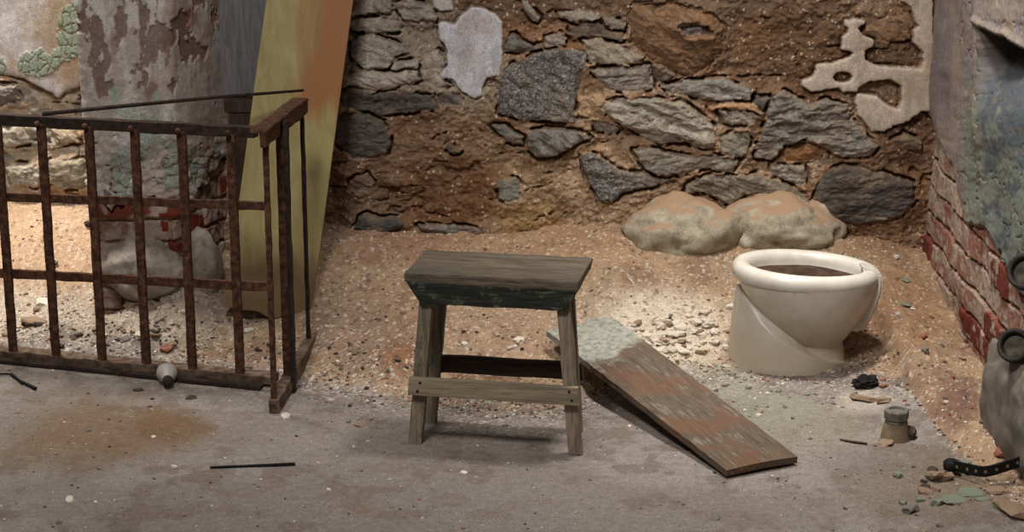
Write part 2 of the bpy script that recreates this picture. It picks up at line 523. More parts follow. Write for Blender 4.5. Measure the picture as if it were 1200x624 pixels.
DK = (76, 71, 66); BL = (104, 99, 93); GT = (140, 130, 116); BR = (128, 92, 64); TN = (170, 132, 98); DB = (92, 76, 64); OL = (120, 116, 104)
STONES = [
    (A0, [(80, 425), (130, 412), (300, 432), (400, 437), (520, 450), (535, 480), (530, 515), (400, 530), (250, 535), (180, 510), (80, 485)], DK, .022, 1),
    (B0, [(75, -45), (200, -40), (270, 0), (300, 60), (310, 120), (300, 160), (200, 180), (130, 170), (60, 100), (45, 40)], (84, 78, 73), .026, 1),
    (A0, [(530, 435), (600, 430), (645, 465), (630, 490), (540, 488)], (94, 88, 82), .012, 1),
    (C0, [(25, 322), (60, 300), (150, 270), (230, 230), (420, 225), (435, 260), (400, 360), (385, 450), (375, 520), (380, 575), (250, 570), (80, 545), (10, 525), (15, 400)], BL, .024, 2),
    (C0, [(35, 240), (60, 170), (90, 150), (130, 190), (180, 215), (240, 195), (220, 225), (160, 245)], BL, .014, 1),
    (C0, [(240, 175), (300, 150), (350, 180), (330, 220), (240, 220)], GT, .012, 1),
    (C0, [(110, 0), (160, 0), (215, 80), (205, 105), (180, 100), (140, 50)], GT, .014, 1),
    (C0, [(290, 65), (380, 50), (460, 50), (490, 85), (460, 110), (390, 110), (310, 90)], GT, .016, 1),
    (C0, [(340, 130), (400, 110), (490, 105), (530, 150), (600, 150), (600, 190), (540, 190), (470, 170), (420, 175), (370, 165)], DB, .014, 1),
    (C0, [(500, 80), (560, 70), (610, 110), (600, 140), (540, 130)], GT, .016, 1),
    (C0, [(415, 180), (480, 180), (600, 210), (650, 230), (700, 265), (660, 290), (590, 300), (500, 295), (440, 285)], (146, 134, 116), .026, 1),
    (C0, [(435, 320), (560, 310), (720, 300), (735, 320), (735, 410), (700, 425), (600, 425), (520, 410), (470, 360)], (128, 118, 106), .028, 1),
    (C0, [(730, 300), (780, 300), (840, 350), (800, 380), (740, 375)], DB, .018, 1),
    (C0, [(620, 80), (660, 20), (850, 10), (1000, 60), (1080, 130), (1060, 230), (1000, 310), (920, 350), (840, 330), (740, 290), (680, 240), (640, 190)], (118, 90, 66), .035, 0),
    (C0, [(860, 120), (990, 110), (1010, 150), (900, 160)], (126, 120, 112), .040, 0),
    (C0, [(775, 395), (900, 370), (1080, 368), (1215, 420), (1210, 465), (1020, 470), (960, 465), (870, 440), (800, 420)], (128, 121, 112), .022, 1),
    (E0, [(40, 490), (150, 475), (280, 480), (290, 515), (180, 515), (60, 510)], TN, .018, 1),
    (E0, [(90, 515), (180, 520), (260, 540), (240, 575), (150, 590), (100, 570)], GT, .024, 1),
    (E0, [(260, 450), (320, 440), (335, 480), (290, 505), (260, 490)], DK, .016, 1),
    (D0, [(165, -70), (240, -100), (380, -112), (540, -90), (620, -50), (700, 20), (722, 80), (700, 130), (650, 135), (560, 105), (450, 115), (380, 85), (300, 40), (220, -10)], (146, 137, 122), .034, 3),
    (D0, [(735, 65), (860, 50), (880, 90), (865, 160), (830, 175), (740, 150)], (130, 122, 106), .022, 1),
    (D0, [(320, 145), (400, 130), (480, 150), (620, 170), (700, 160), (820, 185), (790, 240), (760, 250), (690, 230), (620, 230), (560, 260), (470, 260), (400, 240), (350, 190)], (130, 122, 108), .022, 1),
    (D0, [(80, 160), (130, 155), (200, 190), (270, 240), (400, 255), (480, 280), (440, 310), (350, 330), (280, 350), (230, 390), (180, 380), (130, 310), (100, 240)], BL, .016, 2),
    (D0, [(560, 350), (570, 310), (640, 270), (700, 258), (800, 260), (920, 250), (1000, 280), (1100, 330), (1160, 390), (1140, 425), (1050, 410), (960, 360), (900, 345), (840, 365), (780, 400), (720, 370), (660, 345)], (124, 114, 98), .02, 1),
    (B0, [(940, 80), (960, 50), (1100, 40), (1200, 55), (1250, 85), (1180, 115), (1100, 175), (1030, 180), (980, 165), (950, 120)], (118, 112, 104), .024, 3),
    (B0, [(780, 30), (840, 20), (900, 60), (935, 80), (930, 120), (880, 120), (830, 80)], (104, 100, 94), .014, 1),
    (B0, [(810, 280), (900, 275), (925, 310), (920, 370), (870, 390), (820, 370)], (116, 116, 104), .012, 1),
    (B0, [(110, 290), (150, 260), (200, 255), (235, 300), (210, 360), (160, 365), (120, 340)], (104, 84, 68), .016, 1),
    (B0, [(140, 510), (160, 460), (200, 440), (260, 465), (340, 465), (380, 490), (340, 520), (240, 530)], (72, 68, 64), .02, 1),
    (B0, [(440, 500), (500, 490), (600, 490), (680, 500), (760, 515), (680, 545), (520, 545), (450, 530)], (112, 106, 98), .016, 1),
    (B0, [(560, 120), (600, 110), (640, 160), (600, 165)], (104, 88, 72), .012, 1),
    (D0, [(135, 0), (200, 10), (270, 40), (240, 70), (150, 60)], (130, 120, 108), .01, 1),
    (F0, [(170, -110), (240, -140), (340, -80), (440, -95), (520, -70), (560, 0), (600, 60), (680, 120), (640, 170), (500, 175), (420, 130), (330, 85), (240, 115), (200, 170), (170, 190), (95, 180), (110, 120), (130, 20)], (120, 112, 102), .026, 3),
    (F0, [(165, 215), (200, 205), (330, 215), (345, 270), (320, 310), (240, 290), (180, 255)], GT, .018, 1),
    (F0, [(220, 140), (300, 115), (400, 130), (410, 170), (350, 200), (230, 190)], (150, 108, 74), .022, 0),
    (F0, [(380, 300), (420, 240), (520, 210), (620, 225), (740, 260), (840, 290), (850, 380), (780, 450), (700, 480), (560, 490), (460, 480), (400, 420), (370, 360)], (78, 70, 64), .036, 1),
    (F0, [(740, 90), (800, 60), (885, 100), (885, 160), (800, 140)], (108, 90, 74), .02, 1),
    (E0, [(780, 120), (880, 75), (990, 60), (1010, 110), (1000, 190), (850, 195), (760, 160)], (128, 100, 76), .012, 0),
    # pale stones still under limewash, upper left of this wall
    (A0, [(130, -20), (260, -30), (330, 20), (310, 60), (200, 60), (120, 80)], (150, 140, 126), .03, 1),
    (A0, [(120, 190), (200, 160), (330, 200), (400, 235), (340, 260), (300, 320), (200, 325), (130, 270)], (156, 146, 130), .028, 1),
    (A0, [(330, 290), (435, 270), (445, 320), (380, 330), (310, 325)], (164, 152, 136), .022, 1),
    (A0, [(90, 345), (180, 330), (300, 335), (440, 325), (455, 375), (380, 395), (310, 425), (190, 420), (100, 400)], (166, 154, 140), .036, 1),
    (A0, [(450, 270), (540, 230), (570, 300), (570, 380), (600, 400), (540, 415), (460, 385)], (162, 150, 134), .018, 1),
    (A0, [(330, 20), (420, 0), (510, 20), (520, 90), (440, 100), (370, 90)], (150, 140, 128), .024, 1),
    (A0, [(110, 90), (230, 80), (340, 100), (350, 150), (250, 160), (130, 150)], (146, 136, 122), .024, 1),
]
PATCHES = [  # limewash / plaster skins left on the wall
    (A0, [(535, 105), (560, 100), (610, 115), (635, 75), (690, 30), (740, 35), (800, 60), (835, 100), (835, 200), (830, 280), (815, 350), (760, 365), (740, 410),
          (735, 445), (700, 455), (650, 430), (615, 390), (600, 365), (560, 365), (545, 350), (575, 310), (575, 240), (560, 200), (540, 180)], [], (196, 192, 194), .016),
    (A0, [(510, -20), (600, -20), (605, 45), (560, 50), (515, 35)], [], (184, 176, 170), .012),
    (E0, [(680, 95), (720, 85), (775, 95), (770, 110), (740, 130), (760, 160), (815, 185), (815, 210), (770, 235), (775, 280), (820, 305), (920, 315), (1030, 320),
          (1045, 290), (1040, 240), (1000, 200), (1000, 140), (1020, 120), (1000, 80), (990, 30), (940, 0), (940, -60), (1090, -60), (1090, 520), (1030, 520), (980, 565), (900, 590),
          (860, 615), (800, 610), (760, 560), (735, 540), (725, 470), (740, 430), (700, 425), (670, 432), (650, 410), (600, 415), (520, 430), (475, 400), (480, 375), (530, 360),
          (545, 300), (620, 295), (700, 265), (715, 245), (700, 235), (660, 230), (665, 175), (690, 150), (690, 130), (678, 120)],
     [[(622, 360), (635, 340), (667, 333), (700, 340), (712, 358), (700, 378), (667, 387), (635, 380)],
      [(740, 410), (790, 380), (890, 370), (940, 400), (945, 470), (930, 510), (890, 500), (850, 470), (830, 450), (780, 442), (735, 435)]], (186, 168, 150), .014),
]


def stone_relief(px, py, base_col, H, stones, patches, seed=0, scale=1.0):
    wx = px + 7 * (fbm(px / 16, py / 16, 3, 301 + seed) - .5) + 2 * (fbm(px / 4, py / 4, 2, 303 + seed) - .5)
    wy = py + 5 * (fbm(px / 16, py / 16, 3, 302 + seed) - .5) + 2 * (fbm(px / 4, py / 4, 2, 304 + seed) - .5)
    col = base_col
    for k, (off, pts, c, h, tex) in enumerate(stones):
        P = pp(off, pts)
        x0 = min(p[0] for p in P) - 12; x1 = max(p[0] for p in P) + 12; y0 = min(p[1] for p in P) - 12; y1 = max(p[1] for p in P) + 12
        m = (wx > x0) & (wx < x1) & (wy > y0) & (wy < y1)
        if not m.any(): continue
        x = wx[m]; y = wy[m]
        s = sdf(x, y, P)
        hh = H[m]; cc = col[m]
        # open joint round the stone, mostly along its lower edge
        side = fbm(x / 14, y / 14, 3, 400 + k)
        jt = np.exp(-((s + 1.6) / 1.7) ** 2) * sstep(.42, .6, side) * (1 if tex else .5)
        hh = hh + .5 * h * np.exp(-(np.minimum(s, 0) / 9) ** 2) - .034 * jt * scale
        ins = sstep(-1.0, 1.2, s)
        rise = (1 - .55 * np.exp(-np.maximum(s, 0) / 3.0))
        ca, sa = math.cos(.25 + .4 * ((k * 37) % 7 - 3) / 3), math.sin(.25 + .4 * ((k * 37) % 7 - 3) / 3)
        lx, ly = x * ca + y * sa, -x * sa + y * ca
        facet = fbm(lx / 34, ly / 9, 4, 500 + k)
        fine = fbm(lx / 7, ly / 3, 4, 520 + k)
        tilt = ((k * 53) % 11 - 5) / 5 * .006 * (x - (x0 + x1) / 2) / max(20, (x1 - x0)) * 2
        if tex == 3:
            fc = .45 * np.floor(facet * 9) / 9 + .8 * facet
            top = h * rise + .034 * (fc - .6) + .006 * (fine - .5)
        elif tex == 0:
            top = h * (1 - np.exp(-np.maximum(s, 0) / 10)) + .012 * (facet - .5) + .006 * (fine - .5)
        else:
            fc = np.floor(facet * 12) / 12
            top = h * .85 * rise + .018 * (.25 * fc + .75 * facet - .5) + .007 * (fine - .5) + tilt
        H[m] = hh * (1 - ins) + (.25 * hh + top * scale) * ins
        c0 = np.broadcast_to(lin(c), cc.shape)
        cs = mixc(c0, np.asarray(lin(c)) * .68, sstep(.5, .68, fbm(lx / 20, ly / 8, 4, 540 + k)))
        cs = mixc(cs, np.minimum(1, np.asarray(lin(c)) * 1.45), .8 * sstep(.52, .7, fbm(lx / 4, ly / 2.2, 3, 560 + k)))
        if tex == 2:
            cs = mixc(cs, lin((158, 154, 148)), .7 * sstep(.60, .70, vnoise(x / 1.3, y / 1.3, 611)))
            cs = mixc(cs, lin((52, 50, 48)), .7 * sstep(.62, .72, vnoise(x / 1.6, y / 1.4, 612)))
        if tex:
            dust = sstep(.56, .74, fbm(x / 22, y / 15, 4, 580 + k))
            cs = mixc(cs, lin((132, 114, 94)), .5 * dust)
            edge = np.exp(-np.maximum(s, 0) / 2.5)
            cs = mixc(cs, lin((128, 108, 86)), .35 * edge)
        else:
            cs = mixc(cs, lin((120, 84, 56)), .5 * sstep(.5, .7, fbm(x / 16, y / 12, 4, 590 + k)))
        col[m] = cc * (1 - ins[:, None]) + cs * ins[:, None]
    for k, (off, pts, holes, c, h) in enumerate(patches):
        P = pp(off, pts)
        s = sdf(px + 2.4 * (fbm(px / 6, py / 6, 3, 700 + k) - .5), py + 2.4 * (fbm(px / 6, py / 6, 3, 710 + k) - .5), P)
        for hl in holes: s = np.minimum(s, -sdf(px, py, pp(off, hl)))
        ins = sstep(-.6, .6, s)
        H[:] = H * (1 - ins) + (.012 + h * .6 + .004 * (fbm(px / 60, py / 60, 3, 720) - .5) + .0008 * (fbm(px / 3, py / 5, 3, 721) - .5) - .004 * np.exp(-np.maximum(s, 0) / 2)) * ins
        H -= .007 * np.exp(-((s + 1.6) / 1.6) ** 2) * (1 - ins)
        c0 = np.broadcast_to(lin(c), col.shape)
        cs = mixc(c0, np.asarray(lin(c)) * .8, sstep(.5, .7, fbm(px / 9, py / 30, 4, 730 + k)))
        cs = mixc(cs, np.asarray(lin(c)) * np.array([.72, .62, .52]), .5 * sstep(.58, .72, fbm(px / 26, py / 26, 4, 740 + k)))
        cs = mixc(cs, np.minimum(1, np.asarray(lin(c)) * 1.2), .7 * np.exp(-np.maximum(s, 0) / 1.6))
        col[:] = col * (1 - ins[..., None]) + cs * ins[..., None]
    return col, H


xs = np.arange(-.95, XC + .03, .0027); zs = np.concatenate([np.arange(-.06, 1.02, .0027), np.arange(1.02, 1.7, .012)])
X, Zg = np.meshgrid(xs, zs)
px, py = proj(X, np.full_like(X, YW), Zg)
H = .05 * (fbm(px / 60, py / 60, 3, 100) - .5) + .017 * (fbm(px / 16, py / 12, 4, 101) - .5) + .010 * (fbm(px / 5, py / 4, 3, 102) - .5)
f1, f2, c1 = worley(px / 7, py / 6, 110)
H += .005 * (.5 - f1) * (c1 > .5)
# general colour fields of the mortar
col = np.broadcast_to(lin((140, 114, 90)), X.shape + (3,)).copy()
a = fbm(px / 40, py / 30, 4, 120); b2 = fbm(px / 10, py / 8, 4, 121)
col = mixc(col, lin((122, 88, 62)), sstep(.46, .62, a))
col = mixc(col, lin((160, 136, 112)), .7 * sstep(.52, .68, b2))
col = mixc(col, lin((92, 64, 44)), .6 * sstep(.56, .7, fbm(px / 14, py / 10, 4, 122)))
col = blobs(col, px, py, [(520, 225, 90, 60, (106, 72, 46), .8), (480, 160, 60, 50, (118, 88, 66), .5), (420, 250, 60, 50, (98, 76, 58), .6), (580, 160, 60, 40, (128, 100, 74), .5),
                          (620, 255, 50, 26, (152, 120, 74), .8), (620, 205, 46, 40, (150, 124, 92), .6), (700, 200, 60, 60, (176, 146, 114), .6), (695, 110, 46, 50, (168, 136, 106), .7), (740, 160, 160, 30, (168, 138, 108), .5), (860, 215, 80, 26, (164, 130, 98), .6),
                          (930, 60, 110, 70, (98, 70, 48), .85), (1060, 170, 60, 60, (94, 64, 44), .75), (1040, 50, 60, 40, (92, 66, 46), .8), (860, 40, 60, 40, (112, 82, 56), .6),
                          (760, 255, 200, 20, (156, 128, 98), .6), (1010, 275, 90, 26, (128, 96, 68), .7), (640, 40, 60, 40, (132, 92, 64), .6), (740, 5, 300, 30, (88, 68, 52), .6),
                          (480, 60, 110, 70, (142, 130, 112), .85), (560, 90, 50, 50, (152, 138, 118), .7)])
f1, f2, c1 = worley(px / 3.2, py / 3.2, 130)
col = mixc(col, lin((206, 184, 158)), .6 * ((f1 < .42) & (c1 > .93)))
col = mixc(col, lin((80, 56, 40)), .5 * ((f1 < .45) & (c1 < .1)))
# fine cracks
cr = ridged(px / 60, py / 34, 4, 140)
H -= .016 * sstep(.83, .93, cr)
col, H = stone_relief(px, py, col, H, STONES, PATCHES)
Yg = YW - H
wall_back = grid_mesh('wall_back', X, Yg, Zg, col, M_WALL)
set_props(wall_back, kind='structure')

# ------------------------------------------------------------------ recess wall behind the cage
xs = np.arange(-2.1, -1.0, .003); zs = np.concatenate([np.arange(0, 1.1, .003), np.arange(1.1, 1.7, .012)])
X, Zg = np.meshgrid(xs, zs)
px, py = proj(X, np.full_like(X, YR), Zg)
H = .05 * (fbm(px / 50, py / 40, 3, 800) - .5) + .03 * (fbm(px / 14, py / 10, 4, 801) - .5)
cr = ridged(px / 36, py / 22, 3, 806)
H -= .02 * sstep(.82, .93, cr)
col = np.broadcast_to(lin((172, 150, 124)), X.shape + (3,)).copy()
col = mixc(col, lin((140, 130, 116)), sstep(.45, .6, fbm(px / 26, py / 18, 4, 802)))
col = mixc(col, lin((186, 142, 92)), .7 * sstep(.52, .66, fbm(px / 30, py / 20, 4, 803)))
col = mixc(col, lin((196, 186, 170)), .6 * sstep(.56, .7, fbm(px / 8, py / 6, 4, 804)))
LS = [((0, 0), [(60 * 4, 188 * 4), (100 * 4, 184 * 4), (108 * 4, 205 * 4), (98 * 4, 220 * 4), (70 * 4, 222 * 4), (58 * 4, 210 * 4)], (150, 138, 118), .04, 1),
      ((0, 0), [(8 * 4, 195 * 4), (40 * 4, 190 * 4), (52 * 4, 205 * 4), (46 * 4, 220 * 4), (10 * 4, 218 * 4)], (164, 154, 138), .03, 1),
      ((0, 0), [(0, 148 * 4), (28 * 4, 144 * 4), (40 * 4, 165 * 4), (10 * 4, 172 * 4), (-40, 170 * 4)], (168, 156, 140), .03, 1),
      ((0, 0), [(60 * 4, 150 * 4), (90 * 4, 148 * 4), (96 * 4, 166 * 4), (64 * 4, 170 * 4)], (170, 150, 124), .03, 1),
      ((0, 0), [(0, 98 * 4), (22 * 4, 100 * 4), (26 * 4, 116 * 4), (0, 122 * 4), (-60, 120 * 4)], (124, 116, 106), .03, 1),
      ((0, 0), [(74 * 4, 236 * 4), (92 * 4, 238 * 4), (86 * 4, 250 * 4), (76 * 4, 248 * 4)], (92, 80, 70), .03, 1)]
PL = [((0, 0), [(-160, -60), (115 * 4, -60), (115 * 4, 96 * 4), (104 * 4, 97 * 4), (78 * 4, 106 * 4), (70 * 4, 114 * 4), (62 * 4, 108 * 4), (46 * 4, 100 * 4), (30 * 4, 92 * 4), (14 * 4, 88 * 4), (4 * 4, 86 * 4), (-160, 84 * 4)], [], (190, 180, 174), .024)]
col, H = stone_relief(px, py, col, H, LS, PL, 50)
inpl = sdf(px, py, pp(*PL[0][:2])) > 0
col = np.where((inpl)[..., None], blobs(col, px, py, [(80, 30, 46, 70, (150, 126, 96), .8), (90, 80, 30, 30, (146, 120, 92), .8), (30, 80, 60, 14, (150, 128, 100), .5)], 60, 12), col)
f1, f2, c1 = worley(px / 11 + .5 * fbm(px / 8, py / 8, 3, 841), py / 13 + .5 * fbm(px / 8, py / 8, 3, 842), 830)
gm = np.exp(-(((px - 86) / 17) ** 2 + ((py - 34) / 34) ** 2)) + np.exp(-(((px - 48) / 24) ** 2 + ((py - 74) / 17) ** 2)) + np.exp(-(((px - 2) / 8) ** 2 + ((py - 76) / 12) ** 2))
fl = inpl & (f2 - f1 > .09) & (gm + .5 * (fbm(px / 10, py / 10, 3, 832) - .5) > .42)
col = mixc(col, lin((134, 146, 124)), .92 * fl)
col = mixc(col, lin((84, 72, 58)), .8 * (inpl & (f2 - f1 <= .05) & (gm > .42)))
H = H + .002 * fl
wr = grid_mesh('wall_recess', X, YR - H, Zg, col, M_WALL)
set_props(wr, kind='structure')

# ------------------------------------------------------------------ pier between recess and wall
YP = 5.42
pl = PY(105, 200, YP).x; pr = PY(203, 200, YP).x; pb = PY(266, 200, YW).x
path = [(pl - .01, YR), (pl, YP), (pr, YP), (pb, YW + .02)]
seg = [math.dist(path[i], path[i + 1]) for i in range(3)]
tot = sum(seg); s = np.arange(0, tot, .003); zs = np.concatenate([np.arange(0, 1.1, .003), np.arange(1.1, 1.7, .012)])
cum = np.cumsum([0] + seg)
# rounded corners through a smoothed path
pxs = np.interp(s, cum, [p[0] for p in path]); pys = np.interp(s, cum, [p[1] for p in path])
ker = np.ones(13) / 13
pxs[6:-6] = np.convolve(pxs, ker, 'valid'); pys[6:-6] = np.convolve(pys, ker, 'valid')
tx = np.gradient(pxs); ty = np.gradient(pys); ln = np.hypot(tx, ty); nx, ny = ty / ln, -tx / ln
S, Zg = np.meshgrid(s, zs)
BX = np.broadcast_to(pxs, S.shape); BY = np.broadcast_to(pys, S.shape)
px, py = proj(BX, BY, Zg)


def bricks(u, v, ch=.07, bl=.205, seed=0):
    """courses of height ch; returns joint mask (1 in joint), brick random, local offset"""
    row = np.floor(v / ch); hdr = (row % 3 == 1)
    L = np.where(hdr, bl / 2, bl)
    uu = u / L + .5 * (row % 2) + .13 * _h(row, row * 0, seed)
    ci = np.floor(uu)
    fu = (uu - ci) * L; fv = v - row * ch
    d = np.minimum(np.minimum(fu, L - fu), np.minimum(fv, ch - fv))
    return d, _h(ci, row, seed + 5), _h(ci, row, seed + 6)


d, r1, r2 = bricks(S + .01 * (fbm(S * 20, Zg * 20, 2, 3) - .5), Zg + .008 * (fbm(S * 20, Zg * 20, 2, 8) - .5), seed=4)
d = d + .006 * (fbm(S * 60, Zg * 60, 3, 12) - .5)
jm = 1 - sstep(.003, .008, d)
H = -.014 * jm + .008 * (fbm(S * 40, Zg * 40, 4, 900) - .5) + .008 * (r1 - .5)
bc = np.broadcast_to(lin((134, 98, 80)), S.shape + (3,)).copy()
bc = mixc(bc, lin((118, 58, 42)), r1 > .75)
bc = mixc(bc, lin((176, 156, 140)), .85 * sstep(.38, .55, fbm(S * 18, Zg * 18, 4, 903) + .25 * (r2 - .5)))
bc = mixc(bc, lin((170, 140, 112)), jm * .9)
redb = sdf(px, py, [(186, 250), (240, 252), (242, 272), (190, 272)])
bc = mixc(bc, lin((122, 48, 32)), (redb > 0) & (jm < .5) & (r1 > .3))
redb = sdf(px, py, [(196, 282), (222, 284), (222, 296), (198, 296)])
bc = mixc(bc, lin((110, 52, 38)), redb > 0)
# plaster above a broken edge
ple = 236 - 50 * sstep(215, 262, px) + 26 * (fbm(px / 12, px * 0, 3, 905) - .5)
plm = sstep(-1.2, 1.2, ple - py)
pc = np.broadcast_to(lin((184, 174, 167)), S.shape + (3,)).copy()
pc = mixc(pc, lin((164, 150, 138)), sstep(.45, .62, fbm(px / 14, py / 50, 4, 910)))
peel = sstep(.635, .655, fbm(px / 13, py / 32, 5, 912) - .10 * sstep(120, 200, py) - .12 * sstep(215, 240, px) + .10 * np.exp(-((py - 20) / 50) ** 2))
pc = mixc(pc, lin((112, 88, 77)), .85 * peel)
f1, f2, c1 = worley(px / 15, py / 13, 913)
gm = sstep(.52, .56, fbm(px / 30, py / 26, 3, 915)) * sstep(95, 150, py)
pc = mixc(pc, lin((126, 138, 122)), .7 * gm * (f2 - f1 > .08))
pc = mixc(pc, lin((156, 122, 104)), .6 * sstep(218, 236, px) * (1 - sstep(255, 262, px)) * sstep(.45, .6, fbm(px / 6, py / 60, 3, 917)))
pc = blobs(pc, px, py, [(215, 20, 10, 14, (130, 90, 74), .8), (133, 52, 7, 24, (136, 110, 98), .8), (178, 105, 8, 16, (120, 88, 72), .8), (137, 112, 8, 12, (148, 160, 138), .9),
                        (184, 114, 6, 8, (148, 160, 138), .9), (195, 60, 4, 18, (120, 96, 84), .8), (165, 75, 9, 4, (130, 108, 96), .8)], 66, 6)
low = sstep(190, 214, py)
PH = .016 - .005 * peel + .003 * (f2 - f1 < .08) * gm * -1 + .012 * (fbm(px / 40, py / 40, 3, 918) - .5) + (.003 + .02 * sstep(140, 200, py)) * (fbm(px / 9, py / 9, 4, 919) - .5)
PH = PH - .012 * sstep(.86, .94, ridged(px / 26, py / 20, 3, 921)) * sstep(120, 190, py)
H = H * (1 - plm) + PH * plm - .015 * np.exp(-((ple - py + 2.5) / 2.0) ** 2)
col = bc * (1 - plm[..., None]) + pc * plm[..., None]
pier = grid_mesh('wall_pier', BX + nx[None] * H, BY + ny[None] * H, Zg, col, M_WALL)
set_props(pier, kind='structure')

# ------------------------------------------------------------------ right-hand wall, brick below, paint above, a niche
ys = np.arange(3.5, YW + .04, .0035); zs = np.concatenate([np.arange(-.06, 1.3, .003), np.arange(1.3, 1.7, .012)])
Yg, Zg = np.meshgrid(ys, zs)
XW = XC - .012 * (YW - Yg)
px, py = proj(XW - .022, Yg, Zg)
wu = Yg + .012 * (fbm(Yg * 15, Zg * 15, 2, 33) - .5); wv = Zg + .010 * (fbm(Yg * 12, Zg * 14, 2, 38) - .5) + .012
d, r1, r2 = bricks(wu, wv, .08, .235, seed=14)
d = d + .005 * (fbm(Yg * 60, Zg * 60, 3, 42) - .5)
jm = 1 - sstep(.002, .007, d)
H = -.016 * jm + .010 * (r1 - .5) + .007 * (fbm(Yg * 45, Zg * 45, 4, 43) - .5)
bc = np.broadcast_to(lin((146, 104, 88)), Yg.shape + (3,)).copy()
bc = mixc(bc, lin((106, 46, 34)), (r1 > .66) & (py > 268))
wash = sstep(.40, .56, fbm(Yg * 20, Zg * 30, 4, 44) + .3 * (r2 - .5) + .12 * sstep(340, 240, py) - .12 * ((r1 > .6) & (py > 268)))
bc = mixc(bc, lin((168, 150, 132)), .85 * wash)
bc = mixc(bc, lin((120, 72, 56)), .8 * jm)
edge = np.interp(px, [1080, 1096, 1112, 1120, 1130, 1150, 1170, 1190, 1230, 1400], [128, 165, 192, 232, 262, 268, 298, 340, 380, 500]) + 16 * (fbm(px / 7, px * 0 + 3, 3, 46) - .5)
plm = sstep(-1.5, 1.5, edge - py)
pc = np.broadcast_to(lin((132, 120, 118)), Yg.shape + (3,)).copy()
pc = mixc(pc, lin((150, 132, 118)), .8 * sstep(.5, .6, fbm(px / 6, py / 40, 4, 47)))
grn = sstep(1118, 1134, px + 8 * (fbm(px / 8, py / 8, 3, 48) - .5)) * sstep(60, 160, py + 40 * (fbm(px / 8, py / 14, 3, 49) - .5))
pc = mixc(pc, lin((120, 128, 112)), .85 * grn)
blu = sstep(1146, 1152, px) * sstep(52, 62, py)
pc = mixc(pc, lin((82, 87, 93)), .9 * blu * (1 - .75 * sstep(.45, .6, fbm(px / 10, py / 22, 4, 51) + .3 * sstep(140, 210, py) - .15)))
pc = mixc(pc, lin((120, 112, 92)), .5 * sstep(.6, .72, fbm(px / 5, py / 9, 4, 53)) * sstep(1110, 1130, px))
PH = .014 + .006 * (fbm(px / 20, py / 20, 3, 54) - .5) + .0035 * (fbm(px / 4, py / 8, 4, 55) - .5) * sstep(1115, 1130, px) - .004 * sstep(.84, .92, ridged(px / 9, py / 16, 3, 56)) * sstep(1115, 1125, px)
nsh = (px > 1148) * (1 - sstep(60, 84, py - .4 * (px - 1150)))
pc = mixc(pc, lin((62, 52, 46)), .8 * nsh * (py > 30 + .5 * (px - 1152)))  # dark top of the niche: shade under the lintel painted into its colour
# the niche: deep under its lintel, its back coming forward as it goes down
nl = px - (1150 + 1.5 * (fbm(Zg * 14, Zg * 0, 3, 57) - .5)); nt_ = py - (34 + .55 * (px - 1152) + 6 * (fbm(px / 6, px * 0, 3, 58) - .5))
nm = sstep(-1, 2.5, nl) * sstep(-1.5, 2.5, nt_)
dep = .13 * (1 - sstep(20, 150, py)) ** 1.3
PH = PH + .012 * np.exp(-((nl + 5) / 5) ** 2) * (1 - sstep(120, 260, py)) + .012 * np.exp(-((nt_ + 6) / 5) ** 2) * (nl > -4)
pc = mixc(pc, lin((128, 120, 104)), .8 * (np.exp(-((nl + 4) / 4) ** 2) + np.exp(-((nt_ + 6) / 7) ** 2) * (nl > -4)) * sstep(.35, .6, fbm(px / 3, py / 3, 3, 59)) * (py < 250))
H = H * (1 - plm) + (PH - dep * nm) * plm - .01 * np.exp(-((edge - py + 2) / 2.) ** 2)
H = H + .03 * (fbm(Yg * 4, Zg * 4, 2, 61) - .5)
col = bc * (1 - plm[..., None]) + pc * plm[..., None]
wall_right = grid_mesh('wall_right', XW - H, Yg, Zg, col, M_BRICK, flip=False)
set_props(wall_right, kind='structure')

